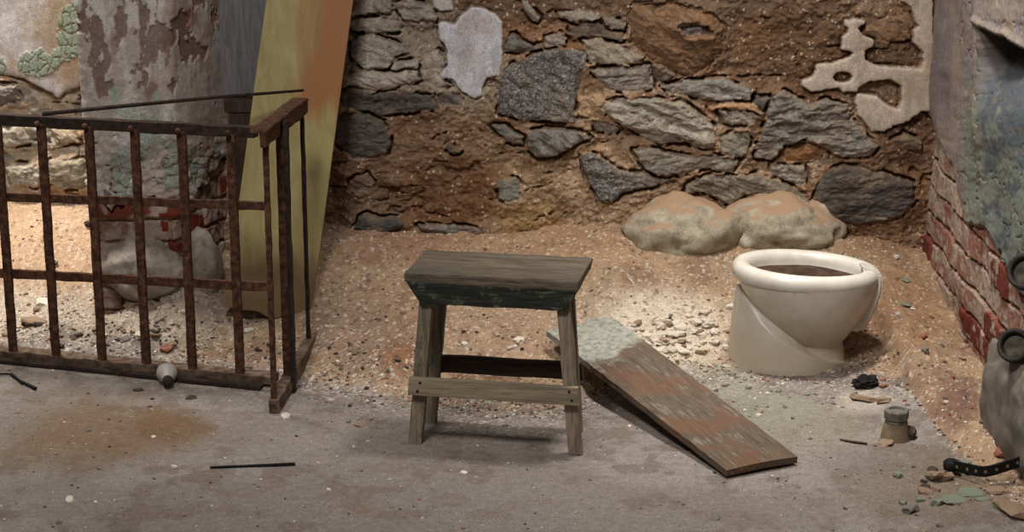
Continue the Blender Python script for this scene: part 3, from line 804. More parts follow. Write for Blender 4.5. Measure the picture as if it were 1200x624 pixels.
# ------------------------------------------------------------------ iron cage
def cage():
    g0 = G(0, 412, .02); g1 = G(322, 444, .02)
    dirv = (g1 - g0); dirv.z = 0
    dirn = dirv.normalized()
    side = Vector((-dirn.y, dirn.x, 0))
    base = (g0 + g1) / 2
    root = empty('iron_cage', (base.x, base.y, 0))
    set_props(root, 'rusted iron bar cage standing on the floor, open grid front and end panel', 'cage')
    inv = -Vector((base.x, base.y, 0))

    def put(name, bm, mat=M_RUST):
        for v in bm.verts: v.co += inv
        return from_bm(name, bm, mat, root)

    ztop = PY(0, 139, g0.y).z; ztop2 = PY(300, 154, g1.y + .02).z
    left = g0 - dirn * .35
    k = lambda P, z: Vector((P.x, P.y, z))

    def on(pxl, pyl):                      # point of the front plane through a photo column at the base
        a = G(pxl, pyl, .02)
        t = (a - g0).dot(dirn)
        return g0 + dirn * t, t / dirv.length

    def zt(t): return ztop + (ztop2 - ztop) * t
    tl = -.35 / dirv.length
    put('rail', bar_bm(k(left, zt(tl)), k(g1 - dirn * .03, zt(.96)), .03, .03, seg=40, amp=.003, freq=14, seed=1), M_RUSTD)
    for (ya, yb, w) in ((231, 243, .024), (321, 338, .026)):
        za = PY(0, ya, g0.y - .012).z; zb = PY(322, yb, g1.y - .012).z
        put('rail', bar_bm(k(left, za - (zb - za) * .35 / dirv.length), k(g1, zb), .012, w, seg=40, amp=.0025, freq=20, seed=2))
    put('bottom_rail', bar_bm(k(left, .02), k(g1, .02), .05, .022, seg=40, amp=.005, freq=16, seed=3), M_RUSTB)
    put('bottom_rail', bar_bm(k(left - side * .04, .008), k(g1 - side * .045 - dirn * .02, .008), .03, .012, seg=40, amp=.004, freq=12, seed=13), M_RUSTD)
    for i, (bx, by) in enumerate(((-36, 408), (20, 413), (70, 418), (123, 424), (175, 429), (229, 434), (284, 440))):
        P, t = on(bx, by)
        bo = put('bar', bar_bm(k(P - side * .012, .015), k(P - side * .012, zt(t) - .005), .024, .014, up=side, seg=26, amp=.002, freq=22, seed=20 + i))
        b = lathe_bm([(0, .0), (.008, .0), (.008, .004), (.004, .008), (0, .009)], 10, origin=k(P - side * .03, zt(t)), axis=-side)
        put('rivet', b).parent = bo
    # end panel, running back from the front corner
    e0 = G(322, 484, .0); e1 = G(361, 424, .0) + Vector((.0, .03, 0)); em = G(337, 460, .0)
    ez0 = PY(310, 160, e0.y).z; ez1 = PY(364, 130, e1.y).z
    ed = (e1 - e0).normalized(); es = Vector((ed.y, -ed.x, 0))
    put('rail', bar_bm(k(e0 - ed * .035, ez0 - .002), k(e1 + ed * .05, ez1 + .006), .014, .042, seg=16, amp=.003, freq=22, seed=40))
    put('rail', bar_bm(k(e0 - ed * .035 - es * .012, ez0 + .018), k(e1 + ed * .05 - es * .012, ez1 + .026), .045, .008, seg=16, amp=.003, freq=22, seed=41))
    put('bottom_rail', bar_bm(k(e0 - ed * .01, .02), k(e1 + ed * .12, .045), .03, .04, seg=16, amp=.004, freq=20, seed=42), M_RUSTB)
    put('bar', bar_bm(k(e0, .0), k(e0, ez0), .014, .016, up=ed, seg=26, amp=.002, freq=24, seed=43))
    put('corner_post', bar_bm(k(em + ed * .008, .0), k(em + ed * .008, ez0 + .02), .022, .012, up=ed, seg=26, amp=.002, freq=24, seed=44))
    put('corner_post', bar_bm(k(em + es * .018, .0), k(em + es * .018, ez0 + .01), .012, .024, up=ed, seg=26, amp=.002, freq=24, seed=45), M_RUSTD)
    put('bar', bar_bm(k(e1, .0), k(e1, ez1), .011, .014, up=ed, seg=26, amp=.002, freq=24, seed=46), M_RUSTD)
    f = G(330, 392, .0)
    return root, g0, g1, dirn, side, zt


cage_root, g0, g1, cdir, cside, czt = cage()


def rod(name, pts, rad, mat, label, cat, n=8):
    pts = [Vector(p) for p in pts]
    o = pts[0].copy()
    bm = tube_bm([p - o for p in pts], rad, n)
    ob = from_bm(name, bm, mat, smooth=True); ob.location = o
    return set_props(ob, label, cat)


P0 = PY(86, 131, g0.y - .05); P1 = PY(356, 106, 5.36)
tA = PY(90, 131, 5.22)
zr = czt(.26) + .021
pA = g0 + cdir * (.22 * (g1 - g0).length); pA.z = zr
pB = PY(356, 106, 5.44)
rod('metal_rod', [pA, pA.lerp(pB, .3) + Vector((0, 0, .002)), pA.lerp(pB, .65) + Vector((0, 0, .003)), pB], [.006, .006, .005, .004], M_RUSTD,
    'thin rusty rod lying on the top rail of the cage towards the yellow plank', 'rod')
q0 = GF(62, 425, .008); q1 = GF(318, 449, .008)
q0.z = max(q0.z, .01); q1.z = max(q1.z, .01)
rod('metal_rod', [q0 + (q1 - q0) * t + Vector((0, .004 * math.sin(t * 9), 0)) for t in (0, .2, .4, .6, .8, 1)], .006, M_BLACK,
    'black iron rod lying on the floor along the foot of the cage', 'rod')
q0 = GF(246, 550, .004); q1 = GF(346, 546, .004)
rod('metal_rod', [q0, q0.lerp(q1, .5), q1], [.0028, .0036, .0044], M_BLACK, 'short thin black rod lying alone on the bare floor in front of the cage', 'rod')
rod('twig', [GF(984, 517, .004), GF(1000, 520, .004), GF(1016, 522, .004)], [.002, .0035, .003], M_CHIP_D, 'short brown stick lying on the floor left of the pipe stub', 'twig')
tw = rod('wire_scrap', [GF(0, 441, .006), GF(12, 441, .006), GF(24, 449, .006), GF(42, 458, .006)], [.003, .003, .003, .005], M_BLACK,
         'bent dark wire scrap on the floor in front of the cage, near the photo edge', 'wire')
bmx = tube_bm([GF(14, 441, .008) - GF(0, 441, .006), GF(26, 452, .008) - GF(0, 441, .006)], .0025, 6)
from_bm('wire_branch', bmx, M_BLACK, tw)

# ------------------------------------------------------------------ leaning yellow plank
M_YEL = None
m, nt, bs = nodes('yellow_plywood')
tc = nt.nodes.new('ShaderNodeTexCoord').outputs['Object']
mp = N(nt, 'ShaderNodeMapping'); nt.links.new(tc, mp.inputs['Vector']); mp.inputs['Scale'].default_value = (1, 1, .12)
g = tnoise(nt, mp.outputs[0], 40, 5, .65, .5); g2 = tnoise(nt, mp.outputs[0], 9, 4, .6, .8)
c = ramp(nt, g, [(.3, (136, 120, 70)), (.5, (150, 134, 84)), (.7, (160, 145, 98))])
sx = N(nt, 'ShaderNodeSeparateXYZ'); nt.links.new(tc, sx.inputs[0])


def gate(nt, sock, a, b):
    r = nt.nodes.new('ShaderNodeMapRange'); r.inputs['From Min'].default_value = a; r.inputs['From Max'].default_value = b
    r.interpolation_type = 'SMOOTHSTEP'
    nt.links.new(sock, r.inputs['Value']); return r.outputs['Result']


def mul(nt, a, b, op='MULTIPLY'):
    n = nt.nodes.new('ShaderNodeMath'); n.operation = op
    for i, v in enumerate((a, b)):
        if isinstance(v, (int, float)): n.inputs[i].default_value = v
        else: nt.links.new(v, n.inputs[i])
    return n.outputs[0]


up = gate(nt, mul(nt, sx.outputs['Z'], mul(nt, g2, .2), 'ADD'), .60, .70)
uu = mul(nt, sx.outputs['X'], mul(nt, sx.outputs['Z'], -.135), 'ADD')
rt = gate(nt, mul(nt, uu, mul(nt, g2, .22), 'ADD'), .21, .28)
st = mul(nt, up, rt)
c = mixn(nt, c, (142, 84, 38), mul(nt, st, .85))
top_ = mul(nt, gate(nt, sx.outputs['Z'], .72, .98), gate(nt, g2, .42, .66))
c = mixn(nt, c, (150, 104, 52), mul(nt, top_, .7))
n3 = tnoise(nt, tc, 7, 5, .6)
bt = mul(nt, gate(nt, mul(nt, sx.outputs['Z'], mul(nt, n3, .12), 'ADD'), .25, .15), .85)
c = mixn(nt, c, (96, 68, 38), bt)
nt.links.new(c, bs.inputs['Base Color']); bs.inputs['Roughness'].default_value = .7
bump(nt, bs, g, .2, .0015)
M_YEL = m
yb, yt = 5.33, 5.57
bl = PY(262, 358, yb); br = PY(362, 373, yb - .01); tl_ = PY(313, -4, yt); tr_ = PY(414, -2, yt)
bl.z -= .012; br.z -= .02
upv = (tl_ - bl); up2 = (tr_ - br)
TL = bl + upv * 1.35; TR = br + up2 * 1.35
nrm = (br - bl).cross(upv).normalized()
if nrm.y > 0: nrm = -nrm
th = -nrm * .02
org = bl.copy()
bm = bmesh.new()
NZ, NX = 40, 10
vf = [[None] * (NX + 1) for _ in range(NZ + 1)]; vb = [[None] * (NX + 1) for _ in range(NZ + 1)]
rr = random.Random(3)
for i in range(NZ + 1):
    for j in range(NX + 1):
        a = bl.lerp(TL, i / NZ).lerp(br.lerp(TR, i / NZ), j / NX)
        if i == 0: a = a + (TL - bl).normalized() * rr.uniform(0, .018)
        w = -nrm * (.004 * math.sin(i * .2) + .002 * math.sin(j * .7 + i * .15))
        vf[i][j] = bm.verts.new(a - org + w); vb[i][j] = bm.verts.new(a - org + w + th)
for i in range(NZ):
    for j in range(NX):
        bm.faces.new((vf[i][j], vf[i][j + 1], vf[i + 1][j + 1], vf[i + 1][j])); bm.faces.new((vb[i][j], vb[i + 1][j], vb[i + 1][j + 1], vb[i][j + 1]))
    for j in (0, NX):
        bm.faces.new((vf[i][j], vf[i + 1][j], vb[i + 1][j], vb[i][j]))
for j in range(NX):
    for i in (0, NZ): bm.faces.new((vf[i][j], vf[i][j + 1], vb[i][j + 1], vb[i][j]))
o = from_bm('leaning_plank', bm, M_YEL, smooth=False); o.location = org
set_props(o, 'wide yellow plywood plank with an orange stain leaning against the stone wall', 'plank')

# ------------------------------------------------------------------ dark timber post and grey panel beside the pier
M_POST = mat_wood('dark_timber', (62, 46, 36), (36, 27, 22), (84, 64, 50), 'Z')
M_GREY = mat_wood('grey_painted_panel', (104, 99, 99), (84, 80, 80), (118, 112, 110), 'Z', rough=.6, stain=(128, 112, 96), stain_amt=.6, sedge=.6)
pa = PY(263, 118, 5.60); pb_ = PY(302, 118, 5.60)
ztp = pa.z
w = pb_.x - pa.x
root = empty('timber_post', ((pa.x + pb_.x) / 2, 5.62, 0))
set_props(root, 'dark brown timber post standing between the plastered pier and the yellow plank', 'post')
bm = bar_bm(Vector((-.012, 0, .0)), Vector((0, 0, ztp - .035)), w * .8, .05, up=Vector((0, 1, 0)), seg=30, amp=.003, freq=14, seed=5)
from_bm('post_shaft', bm, M_POST, root)
bm = bar_bm(Vector((0, 0, ztp - .035)), Vector((0, 0, ztp)), w, .06, up=Vector((0, 1, 0)), seg=4, amp=.002, freq=14, seed=6)
from_bm('post_cap', bm, M_POST, root)
bm = bar_bm(Vector((0, 0, ztp + .003)), Vector((0, 0, ztp + .72)), w * 1.55, .018, up=Vector((0, 1, 0)), seg=20, amp=.002, freq=8, seed=9)
o = from_bm('grey_panel', bm, M_GREY); o.location = ((pa.x + pb_.x) / 2 + .012, 5.66, 0)
set_props(o, 'smooth grey painted panel standing on top of the dark timber post behind the yellow plank', 'panel')

# ------------------------------------------------------------------ stool
M_ST_TOP = mat_wood('weathered_stool_board', (90, 78, 63), (44, 38, 31), (116, 103, 86), 'X', stain=(76, 78, 66), stain_amt=.6, grain=30, sedge=.54)
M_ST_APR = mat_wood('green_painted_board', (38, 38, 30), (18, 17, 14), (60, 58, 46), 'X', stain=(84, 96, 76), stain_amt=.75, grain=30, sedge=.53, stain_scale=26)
M_ST_LEG = mat_wood('grey_stool_timber', (136, 121, 101), (92, 80, 65), (158, 143, 121), 'Z', grain=30)
M_ST_LEGG = mat_wood('green_flecked_stool_timber', (128, 115, 94), (82, 73, 58), (148, 134, 112), 'Z', stain=(60, 66, 50), stain_amt=.7, grain=30, sedge=.55, stain_scale=24)
M_ST_STR = mat_wood('grey_stretcher_board', (138, 124, 100), (102, 90, 70), (152, 138, 114), 'X', grain=26)
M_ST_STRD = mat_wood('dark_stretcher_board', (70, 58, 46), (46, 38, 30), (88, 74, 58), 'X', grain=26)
SR = empty('wooden_stool', (-.030, 4.515, 0), math.radians(-10.5))
set_props(SR, 'weathered grey-brown wooden step stool with green paint remains, standing in the middle of the floor', 'stool')


def local(w):
    v = Vector(w) - Vector((-.030, 4.515, 0)); a = math.radians(10.5)
    return Vector((v.x * math.cos(a) - v.y * math.sin(a), v.x * math.sin(a) + v.y * math.cos(a), v.z))


fl = local(G(480, 520)); frr = local(G(672, 534)); print('feet local', fl, frr, local(G(494, 488)), local(G(678, 503)))
print('top', [local(G(*a, .45)) for a in ((477, 322), (688, 333), (494, 293), (688, 307))])
ft = -.092
zt_, th_ = .452, .026
c = [(-.219, -.112, zt_ - th_), (.215, -.112, zt_ - th_), (.212, .122, zt_ - th_), (-.214, .122, zt_ - th_),
     (-.219, -.110, zt_), (.215, -.110, zt_), (.217, .122, zt_), (-.217, .122, zt_)]
bm = hexa(bmesh.new(), c, bevel=.005)
for i in range(1, 24):
    bmesh.ops.bisect_plane(bm, geom=bm.verts[:] + bm.edges[:] + bm.faces[:], plane_co=(-.222 + .444 * i / 24, 0, 0), plane_no=(1, 0, 0))
for i in range(1, 10):
    bmesh.ops.bisect_plane(bm, geom=bm.verts[:] + bm.edges[:] + bm.faces[:], plane_co=(0, -.11 + .23 * i / 10, 0), plane_no=(0, 1, 0))
rough_up(bm, .002, 12, 2)
from_bm('seat', bm, M_ST_TOP, SR)
za = zt_ - th_
for (yy, s_) in ((-.100, 1), (.100, 2)):   # aprons, tapered towards their ends
    y0_, y1_ = yy - .010, yy + .010
    c = [(-.178, y0_, za - .052), (.182, y0_, za - .052), (.182, y1_, za - .052), (-.178, y1_, za - .052),
         (-.216, y0_, za + .004), (.216, y0_, za + .004), (.216, y1_, za + .004), (-.216, y1_, za + .004)]
    bm = hexa(bmesh.new(), c, bevel=.002)
    for i in range(1, 20):
        bmesh.ops.bisect_plane(bm, geom=bm.verts[:] + bm.edges[:] + bm.faces[:], plane_co=(-.216 + .432 * i / 20, 0, 0), plane_no=(1, 0, 0))
    rough_up(bm, .002, 18, s_)
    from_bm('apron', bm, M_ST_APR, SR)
for sx_ in (-1, 1):                        # end boards under the seat
    x0_ = sx_ * .165
    bm = bar_bm(Vector((x0_, -.09, za - .025)), Vector((x0_, .09, za - .025)), .018, .05, seg=6, seed=3)
    from_bm('cross_piece', bm, M_ST_APR, SR)
LEGS = []
for sx_ in (-1, 1):
    for yy in (-.086, .080):
        top = Vector((sx_ * .168 + .004 - (.018 if yy > 0 and sx_ > 0 else 0), yy, za - .004)); bot = Vector((sx_ * .204 + .004 - (.022 if yy > 0 and sx_ > 0 else 0), yy + (.0 if yy < 0 else -.01), .0))
        bm = bar_bm(bot, top, .034, .024, up=Vector((0, 1, 0)), seg=16, amp=.0022, freq=14, seed=7 + sx_ + yy * 10)
        for v in bm.verts:
            if v.co.z < .004: v.co.z = max(-.002, min(v.co.z, .001))
        lg = from_bm('leg', bm, M_ST_LEGG if sx_ < 0 else M_ST_LEG, SR)
        if sx_ < 0: lg['label'] = 'leg with green paint flecks'
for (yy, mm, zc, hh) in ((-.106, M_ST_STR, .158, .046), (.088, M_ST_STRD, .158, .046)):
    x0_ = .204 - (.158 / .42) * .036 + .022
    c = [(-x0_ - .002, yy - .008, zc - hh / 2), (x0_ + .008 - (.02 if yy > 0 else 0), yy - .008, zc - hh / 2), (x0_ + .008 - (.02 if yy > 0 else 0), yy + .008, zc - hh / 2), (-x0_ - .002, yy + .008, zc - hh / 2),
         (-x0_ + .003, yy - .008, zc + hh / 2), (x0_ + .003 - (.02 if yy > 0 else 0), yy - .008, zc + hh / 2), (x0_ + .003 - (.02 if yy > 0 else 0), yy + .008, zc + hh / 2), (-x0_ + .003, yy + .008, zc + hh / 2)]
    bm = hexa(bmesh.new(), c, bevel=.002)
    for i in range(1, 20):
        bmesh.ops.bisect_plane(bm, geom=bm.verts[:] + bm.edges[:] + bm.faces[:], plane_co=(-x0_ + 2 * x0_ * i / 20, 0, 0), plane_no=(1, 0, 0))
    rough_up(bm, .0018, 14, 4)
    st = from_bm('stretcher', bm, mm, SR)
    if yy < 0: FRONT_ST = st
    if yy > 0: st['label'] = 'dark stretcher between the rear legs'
for (x_, z_) in ((-.185, .17), (-.192, .148), (.19, .17), (.197, .148)):
    bm = lathe_bm([(0, 0), (.0035, 0), (.003, .002), (0, .0022)], 8, origin=(x_ + .004, -.114, z_), axis=(0, -1, 0))
    from_bm('nail', bm, M_BLACK, FRONT_ST)

# ------------------------------------------------------------------ fallen board
m, nt, bs = nodes('peeling_green_board')
tc = nt.nodes.new('ShaderNodeTexCoord').outputs['Object']
mp = N(nt, 'ShaderNodeMapping'); nt.links.new(tc, mp.inputs['Vector']); mp.inputs['Scale'].default_value = (.12, 1, 1)
g = tnoise(nt, mp.outputs[0], 130, 6, .7, .3); g2 = tnoise(nt, mp.outputs[0], 30, 4, .6, .5); s1 = tnoise(nt, tc, 9, 6, .65); s2 = tnoise(nt, mp.outputs[0], 120, 3, .6)
c = ramp(nt, g, [(.3, (60, 48, 38)), (.5, (90, 74, 58)), (.7, (116, 100, 82))])
c = mixn(nt, c, (106, 68, 42), ramp(nt, tnoise(nt, tc, 6, 4, .6), [(.5, 0.0), (.62, .6)]))
sx = N(nt, 'ShaderNodeSeparateXYZ'); nt.links.new(tc, sx.inputs[0])
farm = gate(nt, mul(nt, sx.outputs['X'], mul(nt, mul(nt, s1, .3), mul(nt, sx.outputs['Y'], .35), 'ADD'), 'ADD'), .80, .84)      # still painted end
c = mixn(nt, c, ramp(nt, tnoise(nt, tc, 60, 5, .7), [(.35, (104, 102, 88)), (.5, (146, 144, 130)), (.7, (168, 162, 148))]), farm)
pk = ramp(nt, mul(nt, mul(nt, s2, .55), mul(nt, s1, .45), 'ADD'), [(.575, 0.0), (.60, 1.0)])
c = mixn(nt, c, (128, 126, 106), mul(nt, pk, .6))
neargr = mul(nt, gate(nt, sx.outputs['X'], .30, .14), mul(nt, gate(nt, sx.outputs['Y'], .05, .14), ramp(nt, mul(nt, mul(nt, s2, .6), mul(nt, s1, .4), 'ADD'), [(.46, 0.0), (.49, 1.0)])))
c = mixn(nt, c, (134, 152, 120), neargr)
nt.links.new(c, bs.inputs['Base Color']); bs.inputs['Roughness'].default_value = .8
bump(nt, bs, mixn(nt, g, pk, .5), .5, .002)
M_FB = m
c1 = G(852, 551, .024); c2 = G(935, 535, .024); c3 = G(714, 368, .150); c4 = G(640, 387, .118)
print('board', c1, c2, c3, c4)
ax = ((c4 + c3) / 2 - (c1 + c2) / 2).normalized(); ay = (c2 - c1).normalized(); az = ax.cross(ay)
if az.z < 0: az = -az
ay = az.cross(ax)
o_ = c1.copy()
R = Matrix((ax, ay, az)).transposed()


def fl_(p): q = R.transposed() @ (p - o_); return q


cs_ = [fl_(p) for p in (c1, c2, c3, c4)]
bm = bmesh.new(); n_l, n_w = 46, 12; T = Vector((0, 0, -.017))
vt = [[None] * (n_w + 1) for _ in range(n_l + 1)]; vb = [[None] * (n_w + 1) for _ in range(n_l + 1)]
rr = random.Random(5)
endj = [rr.uniform(-.03, .004) * (1 if 0 < j < n_w else .3) for j in range(n_w + 1)]
for i in range(n_l + 1):
    for j in range(n_w + 1):
        p = cs_[0].lerp(cs_[3], i / n_l).lerp(cs_[1].lerp(cs_[2], i / n_l), j / n_w)
        if i == n_l: p = p + Vector((endj[j], 0, 0))
        if 2 < i < n_l - 1 and j in (0, n_w): p = p + Vector((0, rr.uniform(-.0012, .0012), 0))
        p = p + Vector((0, 0, .0035 * math.sin(j / n_w * PI) - .0015))
        vt[i][j] = bm.verts.new(p); vb[i][j] = bm.verts.new(p + T)
for i in range(n_l):
    for j in range(n_w):
        bm.faces.new((vt[i][j], vt[i + 1][j], vt[i + 1][j + 1], vt[i][j + 1])); bm.faces.new((vb[i][j], vb[i][j + 1], vb[i + 1][j + 1], vb[i + 1][j]))
    for j in (0, n_w): bm.faces.new((vt[i][j], vt[i + 1][j], vb[i + 1][j], vb[i][j]))
for j in range(n_w):
    for i in (0, n_l): bm.faces.new((vt[i][j], vt[i][j + 1], vb[i][j + 1], vb[i][j]))
o = from_bm('fallen_board', bm, M_FB)
o.matrix_world = Matrix.Translation(o_) @ R.to_4x4()
set_props(o, 'brown board with peeling pale green paint, one end on the floor, other on the mound', 'board')

# ------------------------------------------------------------------ toilet
m, nt, bs = nodes('aged_ceramic')
tc = nt.nodes.new('ShaderNodeTexCoord').outputs['Object']
mp = N(nt, 'ShaderNodeMapping'); nt.links.new(tc, mp.inputs['Vector']); mp.inputs['Scale'].default_value = (1, 1, .18)
dn = tnoise(nt, mp.outputs[0], 40, 5, .65); d2 = tnoise(nt, tc, 12, 5, .6)
sx = N(nt, 'ShaderNodeSeparateXYZ'); nt.links.new(tc, sx.inputs[0])
c = mixn(nt, (212, 205, 192), (190, 179, 160), ramp(nt, d2, [(.4, 0.0), (.65, .8)]))
low = gate(nt, mul(nt, sx.outputs['Z'], mul(nt, dn, -.16), 'ADD'), .16, -.06)
c = mixn(nt, c, (184, 168, 142), mul(nt, low, .8))
c = mixn(nt, c, (150, 128, 100), ramp(nt, dn, [(.6, 0.0), (.75, .35)]))
nt.links.new(c, bs.inputs['Base Color'])
bs.inputs['Roughness'].default_value = .34
M_CER = m
M_DIRT = mat_simple('dried_brown_dirt', [(36, 26, 19), (64, 46, 33), (88, 66, 48)], 40, .9)
TC = Vector((.828, 5.108, 0))
TR_ = empty('toilet', TC)
set_props(TR_, 'off-white ceramic toilet bowl without a seat, half buried in rubble at the wall', 'toilet')
nth = 192
th_a = np.linspace(0, 2 * PI, nth, endpoint=False)


def ell_r(th, cx, cy, a, b, n=2.0):
    """radius, along direction th from the local origin, of a shifted ellipse"""
    dx, dy = np.cos(th), np.sin(th)
    A = dx * dx / a ** 2 + dy * dy / b ** 2; B = -2 * (dx * cx / a ** 2 + dy * cy / b ** 2); C = cx * cx / a ** 2 + cy * cy / b ** 2 - 1
    D = B * B - 4 * A * C
    r = np.where(D > 0, (-B + np.sqrt(np.maximum(D, 0))) / (2 * A), -1)
    return r


zsb = np.linspace(-.04, .262, 170)
V = []
for z in zsb:
    q = (.268 - z) / .245
    prof = max(0, 1 - min(1, max(0, q)) ** 1.55) ** .85
    sh = min(1, max(0, (.27 - z) / .27))
    rb = ell_r(th_a, .002 + .048 * sh, -.004 + .0 * sh, max(.075, .197 * prof), max(.055, .168 * prof))
    rc = ell_r(th_a, -.032 + .012 * (z / .27), .058, .176 - .014 * (z / .27), .170 - .022 * (z / .27))
    xl = rc * np.cos(th_a)             # the foot is cut off by a curve falling from left to right
    zc = np.interp(xl, [-.215, -.188, -.163, -.128, -.08, -.023, .035, .116, .2], [.262, .222, .19, .145, .104, .072, .048, .018, -.03])
    w_ = sstep(-.004, .004, zc - z)
    r = np.maximum(rb, .02) * (1 - w_) + rc * w_
    V.append(np.stack([r * np.cos(th_a), r * np.sin(th_a), np.full(nth, z)], 1))


def rings_mesh(name, rings, mat, parent, closed_top=False, closed_bot=False):
    nr = len(rings); n = len(rings[0]); verts = [tuple(p) for r in rings for p in r]
    faces = [(i * n + k, i * n + (k + 1) % n, (i + 1) * n + (k + 1) % n, (i + 1) * n + k) for i in range(nr - 1) for k in range(n)]
    if closed_bot: faces.append(tuple(range(n))[::-1])
    if closed_top: faces.append(tuple((nr - 1) * n + k for k in range(n)))
    return raw_mesh(name, verts, faces, mat, parent)


rings_mesh('bowl', V, M_CER, TR_)


def rim_ring(off_a, off_b, z):            # egg plan, narrower to the left, dips a little to the right
    a = .207 + off_a; b = .172 + off_b
    x = a * np.cos(th_a); y = b * np.sin(th_a) * (1 - .05 * np.cos(th_a))
    return np.stack([x, y, z - .020 * (x / .2) * .5 + 0 * x], 1)


prof = [(-.018, .252), (-.008, .254), (-.002, .259), (.000, .266), (.000, .278), (-.003, .288), (-.010, .296), (-.019, .300), (-.030, .300), (-.040, .296), (-.047, .288),
        (-.050, .278), (-.051, .270), (-.053, .258), (-.058, .245), (-.064, .235)]
rings_mesh('rim', [rim_ring(o1, o1, z) for o1, z in prof], M_CER, TR_)
# brown dirt lying inside the bowl
rg = []
for k_, (f, z) in enumerate(((1.02, .262), (.8, .264), (.6, .266), (.4, .264), (.2, .265), (.02, .264))):
    r = rim_ring(-.050, -.050, z) * np.array([f, f, 1])
    r[:, 2] += .006 * np.sin(th_a * 5 + k_) * (f < .95)
    rg.append(r)
rings_mesh('bowl_dirt', rg, M_DIRT, TR_, closed_top=True)
# flat spud plate on the bowl's right-hand end
pts = [(.196, .288), (.206, .280), (.209, .258), (.206, .225), (.193, .180), (.172, .135), (.150, .112)]
bm = bmesh.new(); wv_ = []
for i, (x_, z_) in enumerate(pts):
    hw = .034 + .001 * i
    yc = -.020
    wv_.append([bm.verts.new((x_, yc - hw, z_)), bm.verts.new((x_, yc + hw, z_)), bm.verts.new((x_ - .05, yc + hw, z_ + .012)), bm.verts.new((x_ - .05, yc - hw, z_ + .012))])
for a_, b_ in zip(wv_, wv_[1:]):
    for k_ in range(4): bm.faces.new((a_[k_], a_[(k_ + 1) % 4], b_[(k_ + 1) % 4], b_[k_]))
bm.faces.new(wv_[0]); bm.faces.new(wv_[-1])
bmesh.ops.bevel(bm, geom=bm.edges[:], offset=.006, segments=3, affect='EDGES')
from_bm('mounting_plate', bm, M_CER, TR_, smooth=False)


# ------------------------------------------------------------------ boulders, stones
def rock(name, c, r, mat, label, cat, seed=0, group=None, sub=4, rough=.28, flat=0, freq=1.3, rz=0):
    from mathutils import noise
    bm = bmesh.new(); bmesh.ops.create_icosphere(bm, subdivisions=sub, radius=1)
    for v in bm.verts:
        n = noise.fractal(v.co * freq + Vector((seed * 7.3, seed, 0)), 1.0, 2.0, 5)
        q = noise.cell(v.co * 2.2 + Vector((seed, 0, 0)))
        nn = v.co.normalized(); v.co *= 1 + rough * n - rough * .5 * max(0, nn.dot(Vector((.5, -.6, .62))) - .55) - rough * .6 * max(0, nn.dot(Vector((-.6, -.5, .62))) - .6)
        if flat: v.co.z = max(-flat, min(flat, v.co.z))
        v.co = Vector((v.co.x * r[0], v.co.y * r[1], v.co.z * r[2]))
    o = from_bm(name, bm, mat, smooth=sub >= 4)
    o.location = c; o.rotation_euler = (0, 0, rz)
    return set_props(o, label, cat, group)


def rock_mat(name, base, dark, dust, dustlim=.35):
    m, nt, bs = nodes(name)
    tc = nt.nodes.new('ShaderNodeTexCoord').outputs['Object']
    f = tnoise(nt, tc, 22, 8, .7, .4); f2 = tnoise(nt, tc, 200, 4, .7)
    c = ramp(nt, f, [(.34, dark), (.5, base), (.68, tuple(min(255, x + 24) for x in base))])
    c = mixn(nt, c, ramp(nt, f2, [(.3, .75), (.7, 1.2)]), 1.0, 'MULTIPLY')
    ge = nt.nodes.new('ShaderNodeNewGeometry'); sx = N(nt, 'ShaderNodeSeparateXYZ'); nt.links.new(ge.outputs['Normal'], sx.inputs[0])
    n3 = tnoise(nt, tc, 14, 4, .6)
    dm = gate(nt, mul(nt, sx.outputs['Z'], mul(nt, n3, .5), 'ADD'), dustlim + .2, dustlim + .5)
    c = mixn(nt, c, dust, dm)
    nt.links.new(c, bs.inputs['Base Color']); bs.inputs['Roughness'].default_value = .9; bs.inputs['Specular IOR Level'].default_value = .25
    bump(nt, bs, mixn(nt, f, f2, .4), .7, .006)
    return m


M_BOUL = rock_mat('pale_boulder', (166, 154, 132), (132, 121, 102), (164, 134, 106), .58)
M_BOULG = rock_mat('grey_boulder', (158, 146, 130), (122, 110, 96), (170, 146, 122), .85)
c = PY(800, 272, 5.66)
rock('boulder', (c.x, c.y + .045, c.z - .015), (.182, .12, .13), M_BOUL, 'large pale boulder with a dusty top at the wall foot, left of the toilet', 'rock', 3, sub=5, rough=.26, freq=1.1)
c = PY(915, 270, 5.68)
rock('boulder', (c.x, c.y + .045, c.z - .015), (.19, .12, .125), M_BOUL, 'dust-covered boulder at the foot of the wall directly behind the toilet', 'rock', 14, sub=5, rough=.26, freq=1.1)
c = PY(168, 316, 5.42)
rock('boulder', (c.x, c.y + .02, c.z), (.122, .10, .105), M_BOULG, 'rough grey boulder at the foot of the pier, seen through the cage bars', 'rock', 5, sub=5, rough=.16)
c = PY(236, 300, 5.50)
rock('boulder', (c.x, c.y, c.z - .03), (.06, .08, .11), M_BOULG, 'narrow grey stone propped at the right corner of the pier behind the cage', 'rock', 6, sub=4, rough=.16)

# concrete lump with iron fittings by the right-hand wall
M_CONC = mat_simple('grey_concrete', [(84, 79, 72), (110, 102, 92), (132, 120, 104)], 16, .9)
c = PX(1192, 475, 1.235)
rock('concrete_block', (c.x - .008, c.y + .0, c.z - .02), (.045, .25, .165), M_CONC, 'smooth grey concrete lump leaning on the brick wall below the iron pipe ends', 'block', 12, sub=5, rough=.22, freq=1.3)
M_PIPE = mat_simple('old_iron_pipe', [(30, 26, 22), (52, 46, 40), (70, 62, 54)], 30, .7, .3)
M_PIPEIN = mat_simple('limed_pipe_mouth', [(58, 54, 44), (96, 90, 76)], 40, .9)


